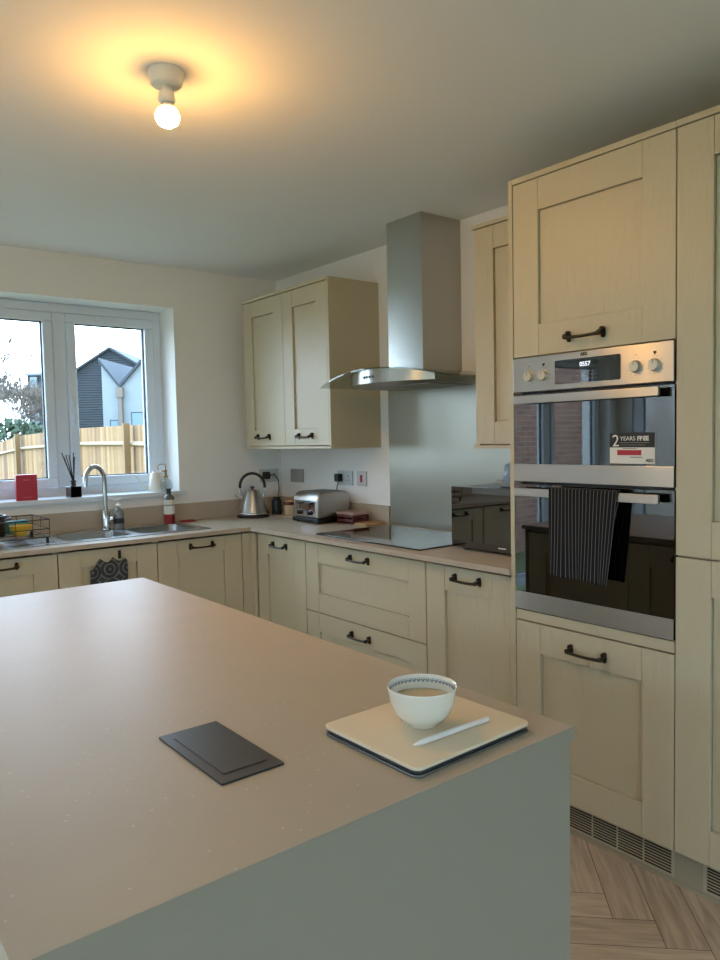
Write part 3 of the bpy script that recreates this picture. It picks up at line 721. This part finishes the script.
socket('white single cooker switch with a red rocker beside the steel splashback', (-.0005, -.87, SKZ), R, .086, 'switch')
def plug(lab, loc, rotz, pts, r=.0032):
    t = thing('plug', lab, 'plug', loc, rotz, 'black plugs in the wall sockets')
    obj('plug_body', MB().rrect(-.021, .021, -.026, .022, -.034, -.0005, .008, 4, 'y'), 'black', t, bevel=.003)
    obj('cable', MB().tube(pts, r, 8), 'black', t, smooth=60)
plug('black plug and looping cable in the socket behind the kettle', (-.134, -.0097, SKZ+.004), 0,
     [(0, -.03, -.02), (.02, -.045, .002), (.05, -.045, -.0), (.078, -.04, -.04), (.082, -.04, -.10), (.06, -.05, -.16), (.04, -.07, -.205)])
plug('black plug with short cable in the socket above the toaster', (-.0097, -.672, SKZ+.004), R, [(0, -.02, -.028), (-.003, -.026, -.06), (-.012, -.022, -.11), (-.018, -.016, -.16)])

# ------------------------------------------------------------------ kettle, toaster and neighbours
t = thing('kettle', 'brushed steel pyramid kettle with black arched handle in the corner', 'kettle', (-.322, -.165, T1+.0005), .0)
obj('kettle_base', MB().lathe([(0, 0), (.1, 0), (.102, .006), (.1, .012), (.092, .017), (0, .017)], (0, 0, 0), 40), 'black', t, smooth=40)
obj('kettle_body', MB().lathe([(.093, .0172), (.095, .024), (.093, .035), (.067, .11), (.047, .160), (.042, .167), (.030, .171), (0, .173)], (0, 0, 0), 48), 'steel', t, smooth=50)
obj('band', MB().lathe([(.0955, .018), (.0965, .02), (.0965, .028), (.0945, .03)], (0, 0, 0), 48), 'chrome', t, smooth=50)
obj('lid_knob', MB().lathe([(.008, .173), (.006, .18), (.014, .184), (.014, .19), (0, .193)], (0, 0, 0), 20), 'black', t, smooth=50)
hd = Vector((.78, -.62, 0)); pts = []
for i in range(17):
    a = PI*(i/16*1.06-.03); p = hd*(-.078*math.cos(a)); pts.append((p.x, p.y, .19+.083*math.sin(a)))
obj('kettle_handle', MB().tube(pts, .009, 12), 'black', t, smooth=60)
for s in (-1, 1):
    p = hd*(.078*s); q = hd*(.066*s); obj('handle_bracket', MB().tube([(p.x, p.y, .187), (hd.x*.082*s, hd.y*.082*s, .16), (q.x, q.y, .125)], .0045, 8), 'chrome', t, smooth=60)
p0, p1 = hd*-.055, hd*-.112
obj('kettle_spout', MB().tube([(p0.x, p0.y, .115), (p1.x*.85, p1.y*.85, .13), (p1.x*1.0, p1.y*1.0, .142)], .012, 12, [.015, .009, .006]), 'steel', t, smooth=60)

t = thing('toaster', 'chrome and black four-slice toaster on the worktop below the sockets', 'toaster', (-.165, -.69, T1+.0005), R)
mb = MB()   # local: x along wall, y towards wall, rounded top profile in XZ extruded along y
mb.box(-.128, .128, -.125, .125, .006, .028)
for a in (-.1, .1):
    for b2 in (-.1, .1): mb.lathe([(.012, 0), (.012, .007), (0, .007)], (a, b2, 0), 12)
obj('toaster_base', mb, 'black', t, bevel=.004)
prof = []
for cy, a0 in ((.118-.052, 0), (-.118+.052, PI/2)):
    for i in range(9): a = a0+i*PI/2/8; prof.append((cy+.052*math.cos(a), .178-.052+.052*math.sin(a)))
prof = [(.118, .03)]+prof+[(-.118, .03)]
bd = obj('toaster_body', MB().prism(prof, -.122, .122, 'x'), 'steel', t, bevel=.008, smooth=40)
obj('slots', MB().box(-.095, -.06, -.07, .085, .1782, .1788).box(-.04, -.012, -.07, .085, .1782, .1788).box(.012, .04, -.07, .085, .1782, .1788).box(.06, .095, -.07, .085, .1782, .1788), 'black', bd)
fp = obj('control_panel', MB().rrect(-.1, .1, .04, .128, -.1205, -.1182, .008, 4, 'y'), 'chrome', t, bevel=.001)
for s in (-.05, .05):
    obj('lever_slot', MB().box(s-.004, s+.004, -.1212, -.1207, .082, .122), 'black', fp)
    obj('lever', MB().box(s-.017, s+.017, -.138, -.121, .108, .118), 'black', fp, bevel=.003)
    obj('dial', MB().lathe([(.013, 0), (.012, .014), (0, .015)], (s, -.1208, .06), 20, 'y'), 'black', fp, smooth=40)

t = thing('storage_jar', 'cream jar with a dark red band and wooden lid between kettle and toaster', 'jar', (-.125, -.285, T1+.006))
obj('jar_body', MB().lathe([(0, 0), (.036, 0), (.038, .004), (.038, .066), (0, .066)], (0, 0, 0), 28), 'cork', t, smooth=40)
obj('band', MB().lathe([(.0385, .062), (.0395, .064), (.0395, .08), (.0385, .082), (0, .082)], (0, 0, 0), 28), 'maroon', t, smooth=40)
obj('lid', MB().lathe([(.036, .0822), (.036, .094), (0, .094)], (0, 0, 0), 28).tube([(0, 0, .094), (.0, .0, .1), (.028, -.02, .118)], .004, 8), 'wood', t, smooth=40)
t = thing('storage_jar', 'slim white ceramic jar tucked against the left side of the toaster', 'jar', (-.085, -.40, T1+.006))
obj('jar_body', MB().lathe([(0, 0), (.028, 0), (.03, .004), (.03, .105), (.026, .112), (0, .114)], (0, 0, 0), 24), 'white', t, smooth=40)
t = thing('flask', 'dark blue-black flask standing right of the kettle under the plug cable', 'flask', (-.165, -.195, T1+.006))
obj('flask_body', MB().lathe([(0, 0), (.03, 0), (.032, .004), (.032, .085), (.026, .096), (.022, .1), (.022, .112), (0, .114)], (0, 0, 0), 24), 'navyblue', t, smooth=40)
tag(obj('serving_board', MB().rrect(-.21, -.04, -.46, -.15, T1+.0005, T1+.0055, .015, 5), 'cork'), 'thin pale board under the jars in the corner of the worktop', 'board')
t = thing('storage_crate', 'maroon slatted box with a pale pink lid behind the chopping board', 'box', (-.165, -.838, T1+.0005), R)
mb = MB(); mb.box(0, .15, 0, .11, 0, .006)
for z in (.012, .036): mb.box(0, .15, 0, .006, z, z+.014); mb.box(0, .15, .104, .11, z, z+.014); mb.box(0, .006, .006, .104, z, z+.014); mb.box(.144, .15, .006, .104, z, z+.014)
for a in (0, .142):
    for b2 in (0, .102): mb.box(a, a+.008, b2, b2+.008, 0, .052)
mb.box(.071, .079, 0, .008, 0, .052)
obj('crate', mb, 'maroon', t, bevel=.001)
obj('crate_lid', MB().box(-.004, .154, -.004, .114, .0525, .066), 'pinkwood', t, bevel=.002)
tag(obj('chopping_board', MB().rrect(-.17, -.025, -1.10, -.995, T1+.0005, T1+.014, .012, 5), 'wood', bevel=.002), 'small wooden chopping board beside the hob against the upstand', 'chopping board')

# ------------------------------------------------------------------ island
IX0, IX1, IY0, IY1 = -2.518, -1.649, -3.484, -1.664
it = obj('island_worktop', MB().box(IX0+.001, IX1-.001, IY0+.001, IY1-.001, T0, T1), 'top', bevel=.0008)
obj('edge_band', MB().box(IX0, IX1, IY0, IY0+.001, T0, T1-.0008).box(IX1-.001, IX1, IY0+.001, IY1, T0, T1-.0008), 'island', it)
tag(it, 'beige stone-look top of the kitchen island in the foreground', 'worktop')
t = thing('kitchen_island', 'island cabinet with shade-darkened panels under the foreground worktop', 'kitchen island', (IX1-.010, IY1-.014, 0))
obj('end_panel', MB().box(-.85, 0, IY0+.002-IY1+.014, -1.7835, .001, .8805), 'island', t, bevel=.001)
obj('end_panel', MB().box(-.85, 0, -.02, 0, .001, .8805), 'island', t, bevel=.001)
obj('back_panel', MB().box(-.85, -.832, -1.783, -.021, .001, .8805), 'island', t)
obj('carcass', MB().box(-.831, -.022, -1.783, -.021, .13, .879), 'panelpaint', t)
obj('plinth', MB().box(-.80, -.06, -1.783, -.021, .001, .13), 'plinth', t)
for i in range(3):
    y0 = -.024-i*.586
    dm = door_mesh(.0, .583, -.022, .135, .868)
    for v in dm.b.verts: v.co = Vector((-v.co.y-.022, v.co.x, v.co.z))
    dd = obj('door', dm, 'paint', t, bevel=.0012); dd.location = (0, y0-.583, 0)
    hh = handle(dd, 0, 0, 0); hh.rotation_euler.z = PI/2; hh.location = (0, .29, .815)

# pop-up socket set flush in the island top
t = thing('popup_socket', 'dark grey flush pop-up socket plate set in the island top', 'socket', (-2.1445, -3.18, T1+.0003))
obj('faceplate', MB().rrect(-.0525, .0525, -.109, .109, 0, .003, .003, 4), 'popup', t, bevel=.0008)
obj('lid', MB().rrect(-.036, .036, -.084, .084, .0031, .0042, .003, 4), 'popup', t, bevel=.0006)
obj('lid_gap', MB().rrect(-.038, .038, -.086, .086, .00295, .0033, .003, 4), 'black', t)

# tablet in its folio, bowl and pencil on it
tx, ty = -1.856, -3.341; ta = .02
t = thing('tablet', 'tablet in a cream folio cover lying on the near right corner of the island', 'tablet', (tx, ty, T1+.0004), ta)
obj('back_cover', MB().rrect(-.124, .136, -.112, .112, 0, .0035, .014, 6), 'tabletbase', t, bevel=.001)
obj('tablet_body', MB().rrect(-.12, .132, -.108, .108, .0036, .0095, .012, 6), 'darkslate', t, bevel=.001)
obj('front_cover', MB().rrect(-.124, .136, -.112, .112, .0096, .0152, .014, 6), 'cream', t, bevel=.0015)
TZ = T1+.0004+.0152
def bowl_prof(): return [(0, 0), (.024, 0), (.0255, .002), (.0265, .004), (.038, .011), (.0485, .024), (.055, .042), (.0580, .062), (.0592, .066), (.0585, .0675), (.0565, .066)]
t = thing('tea_bowl', 'white china bowl of milky tea with patterned inner rim standing on the tablet', 'bowl', (-1.858, -3.340, TZ+.0004)); t.scale = (.965,)*3
mb = MB().lathe(bowl_prof()+[(.055, .055), (.052, .042), (.046, .026), (.036, .014), (.02, .008), (0, .007)], (0, 0, 0), 56)
obj('bowl', mb, 'ceramic', t, smooth=50)
mb = MB(); n = 44
for i in range(n):
    a0 = 2*PI*i/n; 
    for (u0, u1, z0, z1) in ((.05, .45, .0565, .0595), (.25, .75, .0545, .0565), (.55, .95, .0565, .059), (0, 1, .0605, .0612)):
        vs = []
        for u, z in ((u0, z0), (u1, z0), (u1, z1), (u0, z1)):
            a = a0+u*2*PI/n; r = .0550+(z-.055)/(.066-.055)*.0015-.0003; vs.append(mb.b.verts.new((r*math.cos(a), r*math.sin(a), z)))
        mb.b.faces.new(vs[::-1])
obj('rim_pattern', mb, 'bandblue', t)
obj('tea', MB().lathe([(0, .0435), (.0522, .0435), (.0526, .0442), (0, .0442)], (0, 0, 0), 48), 'tea', t)
t = thing('stylus', 'white stylus pencil lying on the cream tablet cover below the bowl', 'stylus', (-1.933, -3.399, TZ+.0048), 0)
L = .162; ang = math.atan2(-.004, .159); t.rotation_euler.z = ang
obj('barrel', MB().lathe([(.0043, .018), (.0045, .02), (.0045, L-.002), (.0038, L), (0, L)], (0, 0, 0), 20, 'x'), 'white', t, smooth=40)
obj('tip', MB().lathe([(0, 0), (.0012, .0008), (.0042, .0175), (.0038, .0178), (0, .0178)], (0, 0, 0), 20, 'x'), 'white', t, smooth=60)

# ------------------------------------------------------------------ ceiling lamp
t = thing('ceiling_lamp', 'white batten lampholder with a glowing warm bulb on the ceiling', 'ceiling light', (-1.743, -2.203, CEIL))
obj('ceiling_rose', MB().lathe([(.05, 0), (.05, -.006), (.044, -.034), (.040, -.038), (.02, -.040), (0, -.040)], (0, 0, 0), 36), 'white', t, smooth=40)
obj('lampholder', MB().lathe([(.017, -.040), (.017, -.052), (.020, -.056), (.024, -.074), (.024, -.080), (.021, -.084), (.019, -.086), (0, -.086)], (0, 0, 0), 28), 'white', t, smooth=40)
obj('bulb_collar', MB().lathe([(.014, -.0865), (.017, -.092), (.0265, -.101), (0, -.101)], (0, 0, 0), 28), 'white', t, smooth=60)
obj('bulb_neck', MB().lathe([(.0265, -.1013), (.0315, -.109), (.0341, -.1203), (0, -.1203)], (0, 0, 0), 28), mat('dim_bulb_glass', (255, 232, 190), .4, emit=((255, 214, 140), 2.2)), t, smooth=60)
obj('bulb', MB().lathe([(.0341, -.1206), (.0338, -.1235), (.0325, -.131), (.027, -.142), (.014, -.150), (0, -.152)], (0, 0, 0), 28), 'bulbglass', t, smooth=60)

# ------------------------------------------------------------------ outside
gr = struct(obj('ground', MB().box(-60, 90, -60, YF-.1, -.45, -.30).box(-60, XL-.1, YF-.1, 140, -.45, -.30).box(XL-.1, 90, W, 140, -.45, -.30), 'grass'))
tag(obj('garage_wall', MB().box(-9.0, -4.8, 2.6, 2.82, -.3, 2.7), 'brick'), 'brown brick wall mirrored in the upper oven glass', 'brick wall')

tag(obj('garden_wall', MB().box(-9.22, -9.0, -6, 2.82, -.3, 2.6), brick_mat('x')), 'brown brick garden wall outside the added glazing to the left', 'brick wall')

def fence_line(pts):
    segs = []
    for k in range(len(pts)-1):
        (x0, y0, z0), (x1, y1, z1) = pts[k], pts[k+1]
        t = thing('wooden_fence', ['pale wooden fence panel at the far left beyond the left pane', 'wooden fence panel behind the middle of the window', 'wooden fence panel seen in the right pane beside the post', 'wooden fence panel nearest the house at the right of the right pane', 'wooden fence panel off to the right beyond the window'][min(k, 4)], 'fence', (x0, y0, -.3), math.atan2(y1-y0, x1-x0), 'garden fence panels')
        L = math.hypot(x1-x0, y1-y0); bm = bmesh.new(); uvl = bm.loops.layers.uv.new('UVMap'); tones = []
        n = int(L/.105); bw = L/n
        for i in range(n):
            a, b = i*bw, (i+1)*bw-.002; za = z0+(z1-z0)*(i+.5)/n+.3
            ps = [(a, .0, 0), (b, 0.0, 0), (b, 0.0, za), (a, 0.0, za)]; ps2 = [(a, .016, 0), (b, .008, 0), (b, .008, za), (a, .016, za)]
            v = [bm.verts.new(p) for p in ps]; v2 = [bm.verts.new(p) for p in ps2]; tn = random.random(); ox = random.random()*9
            for f in ((v[0], v[1], v[2], v[3]), (v2[3], v2[2], v2[1], v2[0]), (v[3], v[2], v2[2], v2[3]), (v[1], v2[1], v2[2], v[2]), (v[0], v[3], v2[3], v2[0])):
                ff = bm.faces.new(f); tones.append(tn)
                for lp in ff.loops: lp[uvl].uv = (lp.vert.co.z+ox, lp.vert.co.x*2+ox)
        me = bpy.data.meshes.new('boards'); bm.to_mesh(me); bm.free()
        at = me.attributes.new('tone', 'FLOAT', 'FACE'); at.data.foreach_set('value', tones); me.materials.append(M['boards'])
        o = bpy.data.objects.new('boards', me); C.objects.link(o); o.parent = t
        for zr in (.34, 1.25):
            bm2 = MB(); zz0, zz1 = z0+.3-zr, z1+.3-zr
            vs = [bm2.b.verts.new(p) for p in ((0, 0, zz0), (L, 0, zz1), (L, 0, zz1+.08), (0, 0, zz0+.08), (0, -.06, zz0+.02), (L, -.06, zz1+.02), (L, -.06, zz1+.04), (0, -.06, zz0+.04))]
            for f in ((0, 1, 2, 3), (4, 7, 6, 5), (0, 4, 5, 1), (3, 2, 6, 7), (0, 3, 7, 4), (1, 5, 6, 2)): bm2.b.faces.new([vs[i] for i in f])
            obj('rail', bm2, 'fencerail', t)
        tg = tag(obj('fence_post', MB().box(-.05, .05, -.165, -.065, -.0, z0+.3+.03), 'fence', loc=(x0, y0-.0, -.3), rotz=math.atan2(y1-y0, x1-x0), bevel=.004),
            ['wooden fence post at the left end of the fence', 'wooden fence post in the left pane above the red box', 'wooden fence post hidden by the window mullion', 'wooden fence post in the right pane near the watering can', 'wooden fence post right of the window opening'][min(k, 4)], 'fence post', 'garden fence posts')
FP = [(2.02, 22.77, 1.05), (1.85, 13.96, 1.59), (1.98, 10.5, 1.67), (1.94, 7.5, 1.66), (1.56, 4.6, 1.61), (1.1, 1.9, 1.6)]
fence_line(FP)

def dirpt(x, y): return (x, y)
# grey gabled house
def house(name, label, loc, rotz, w, l, he, hp, mw, mr, windows, over=.25, group=None):
    t = thing(name, label, 'house', (loc[0], loc[1], -.3), rotz, group)
    obj('walls', MB().prism([(0, 0), (w, 0), (w, he), (w/2, hp), (0, he)], 0, l, 'y'), mw, t)
    th = .18; sl = (hp-he)/(w/2); o = over
    mb = MB(); mb.prism([(-o, he-o*sl+.02), (w/2, hp+.02), (w/2, hp+.02+th), (-o, he-o*sl+.02+th)], -o, l+o, 'y'); mb.prism([(w/2, hp+.02), (w+o, he-o*sl+.02), (w+o, he-o*sl+.02+th), (w/2, hp+.02+th)], -o, l+o, 'y')
    obj('roof', mb, mr, t)
    for (a, b, c, d) in windows:
        f = obj('window', MB().box(a, b, -.06, 0, c, d), 'render' if mw != 'render' else 'slateroof', t); obj('pane', MB().box(a+.08, b-.08, -.08, -.061, c+.08, d-.08), 'farglass', f)
    return t
house('gabled_house', 'blue-grey clad house with a steep gable seen in the right pane', (16.32, 57.84), -.668, 7.3, 7, 6.95, 9.2, 'slate', 'slateroof', [])
# timber cladding lines come from the slate material
nt = M['slate'].node_tree; b = nt.nodes['Principled BSDF']; tc = nt.nodes.new('ShaderNodeTexCoord'); wv = nt.nodes.new('ShaderNodeTexWave')
wv.bands_direction = 'Z'; wv.inputs['Scale'].default_value = 1.6; bp = nt.nodes.new('ShaderNodeBump'); bp.inputs['Distance'].default_value = .04
nt.links.new(tc.outputs['Object'], wv.inputs[0]); nt.links.new(wv.outputs[1], bp.inputs['Height']); nt.links.new(bp.outputs[0], b.inputs['Normal'])
t = thing('white_house', 'white rendered house with two gables meeting in a valley above the fence', 'house', (13.29, 41.03, -.3), -.70)
obj('walls', MB().prism([(0, 0), (6.6, 0), (6.6, 6.2), (3.9, 8.0), (1.12, 5.0), (0, 6.5)], 0, 7, 'y'), 'render', t)
mb = MB(); mb.prism([(-.12, 6.6), (1.12, 4.98), (1.12, 5.18), (-.12, 6.82)], -.2, 7, 'y'); mb.prism([(1.12, 4.98), (3.9, 8.0), (3.9, 8.2), (1.12, 5.2)], -.2, 7, 'y'); mb.prism([(3.9, 8.0), (6.8, 6.1), (6.8, 6.3), (3.9, 8.2)], -.2, 7, 'y')
obj('roof', mb, 'slateroof', t)
obj('rear_roof', MB().prism([(.6, 3.6), (6.2, 6.62), (6.2, 6.75), (.6, 3.8)], 0.02, 3.2, 'x'), 'paleroof', t)
for a, b_, c, d in ((.42, 1.0, 1.3, 3.05), (1.75, 3.0, 1.3, 3.5)):
    f = obj('window', MB().box(a, b_, -.06, -.001, c, d), 'slateroof', t); obj('pane', MB().box(a+.06, b_-.06, -.08, -.061, c+.06, d-.06), 'farglass', f)
obj('drainpipe', MB().box(1.03, 1.28, -.3, -.002, 0, 4.4).box(.95, 1.36, -.36, -.002, 4.4, 5.0), mat('pipe_brown', (120, 108, 100), .7), t)
t = thing('dormer_house', 'slate blue house with a flat-roofed dormer behind the left pane', 'house', (15.0, 64.2, -.3), -.65)
obj('walls', MB().box(0, 4.2, 0, 3, 0, 6.1), 'slate', t)
obj('roof', MB().prism([(-.45, 6.0), (4.4, 6.0), (3.6, 7.0), (.9, 7.0)], -.3, 3.2, 'y'), 'slateroof', t)
obj('dormer', MB().box(.1, 2.6, -.25, 2, 6.35, 7.6), 'slate', t); obj('dormer_roof', MB().box(-.05, 2.8, -.4, 2, 7.6, 7.8), 'paleroof', t)
for a, c, d in ((.3, 2.9, 5.3), (1.5, 3.2, 5.3), (.35, 6.55, 7.45), (1.5, 6.55, 7.45)):
    f = obj('window', MB().box(a, a+.6, -.33 if c > 6 else -.08, -.251 if c > 6 else -.001, c, d), 'render', t); obj('pane', MB().box(a+.1, a+.5, -.36 if c > 6 else -.1, -.331 if c > 6 else -.081, c+.12, d-.1), 'farglass', f)

# bare tree and evergreen scrub behind the fence
def tree(loc, h, seed, label):
    rnd = random.Random(seed); t = thing('bare_tree', label, 'tree', loc, 0, 'bare trees beyond the fence'); mb = MB()
    def grow(p, d, l, r, dep):
        r = max(r, .024)
        q = p+d*l; m = (p+q)/2+Vector((rnd.uniform(-1, 1), rnd.uniform(-1, 1), rnd.uniform(-.3, .5)))*l*.08
        mb.tube([p, m, q], r, 5, [r, r*.8, r*.62])
        if dep == 0: return
        for k in range(3 if dep > 1 else 4):
            nd = (d+Vector((rnd.uniform(-1, 1), rnd.uniform(-1, 1), rnd.uniform(-.35, .75)))*.75).normalized()
            grow(q if k else m.lerp(q, .6), nd, l*rnd.uniform(.62, .85), r*.6, dep-1)
    grow(Vector((0, 0, 0)), Vector((.05, 0, 1)).normalized(), h*.28, h*.013, 6)
    obj('branches', mb, 'bark', t)
tree((11.4, 53.5, -.3), 8.0, 3, 'bare winter tree rising above the fence in the left pane')
tree((8.1, 47.0, -.3), 8.5, 12, 'bare winter tree at the left edge of the left pane')
tree((8.4, 44.0, -.3), 6.0, 8, 'smaller bare winter tree just left of the slate blue house')
def bush(loc, r, seed, label):
    rnd = random.Random(seed); mb = MB()
    for i in range(1500):
        a, z = rnd.random()*2*PI, rnd.random()**.8; rr = r*math.sqrt(max(0, 1-z*z))*(.75+.25*rnd.random())+.05
        p = Vector((math.cos(a)*rr*1.4, math.sin(a)*rr, z*r*(.9+.2*rnd.random()))); s = .16+.16*rnd.random()
        n1 = Vector((rnd.uniform(-1, 1), rnd.uniform(-1, 1), rnd.uniform(-1, 1))).normalized(); n2 = n1.orthogonal().normalized()
        mb.b.faces.new([mb.b.verts.new(q) for q in (p-n1*s, p+n2*s*.6, p+n1*s, p-n2*s*.6)])
    tag(obj('evergreen_bush', mb, 'foliage', loc=loc, recalc=False), label, 'bush', 'evergreen bushes behind the fence')
bush((7.9, 40.5, -.3), 2.8, 1, 'dark evergreen bush above the fence at the left edge of the left pane')
bush((11.4, 45.5, -.3), 2.5, 2, 'lower dark evergreen bush behind the fence beside the slate blue house')
bush((3.2, 44, -.3), 2.2, 5, 'dark evergreen bush outside the left edge of the view')

# ------------------------------------------------------------------ light, sky, camera
w = bpy.data.worlds.new('world'); bpy.context.scene.world = w; w.use_nodes = True
nt = w.node_tree; bg = nt.nodes['Background']; tc = nt.nodes.new('ShaderNodeTexCoord'); sp = nt.nodes.new('ShaderNodeSeparateXYZ')
rp = nt.nodes.new('ShaderNodeValToRGB'); rp.color_ramp.elements[0].position = 0; rp.color_ramp.elements[0].color = (.62, .81, 1, 1)
rp.color_ramp.elements[1].position = .8; rp.color_ramp.elements[1].color = (.50, .74, 1, 1)
nt.links.new(tc.outputs['Generated'], sp.inputs[0]); nt.links.new(sp.outputs[2], rp.inputs[0]); nt.links.new(rp.outputs[0], bg.inputs[0])
nrm = nt.nodes.new('ShaderNodeVectorMath'); nrm.operation = 'DOT_PRODUCT'; nrm.inputs[1].default_value = (-.2, .90, .36)
mr = nt.nodes.new('ShaderNodeMapRange'); mr.inputs[1].default_value = -.3; mr.inputs[2].default_value = .95; mr.inputs[3].default_value = 2.9; mr.inputs[4].default_value = 7
nt.links.new(tc.outputs['Generated'], nrm.inputs[0]); nt.links.new(nrm.outputs['Value'], mr.inputs[0]); nt.links.new(mr.outputs[0], bg.inputs[1])

cd = bpy.data.cameras.new('camera'); cam = bpy.data.objects.new('camera', cd); C.objects.link(cam)
yaw, pit, rol = (math.radians(a) for a in (38.4248, -3.3247, -1.1922))
fw = Vector((math.sin(yaw)*math.cos(pit), math.cos(yaw)*math.cos(pit), math.sin(pit))); r0 = Vector((math.cos(yaw), -math.sin(yaw), 0)); u0 = r0.cross(fw)
r2 = r0*math.cos(rol)+u0*math.sin(rol); u2 = u0*math.cos(rol)-r0*math.sin(rol)
mt = Matrix((r2, u2, -fw)).transposed().to_4x4(); mt.translation = (-2.667, -4.2086, 1.3891); cam.matrix_world = mt
cd.sensor_fit = 'HORIZONTAL'; cd.sensor_width = 36; cd.lens = 739.1/720*36; cd.clip_start = .02; cd.clip_end = 400
sc = bpy.context.scene; sc.camera = cam
sc.view_settings.view_transform = 'Standard'; sc.view_settings.look = 'None'; sc.view_settings.gamma = 1; sc.view_settings.use_curve_mapping = False
sc.view_settings.exposure = .95
sc.cycles.use_denoising = True
sc.cycles.max_bounces = 12; sc.cycles.diffuse_bounces = 8; sc.cycles.transparent_max_bounces = 16
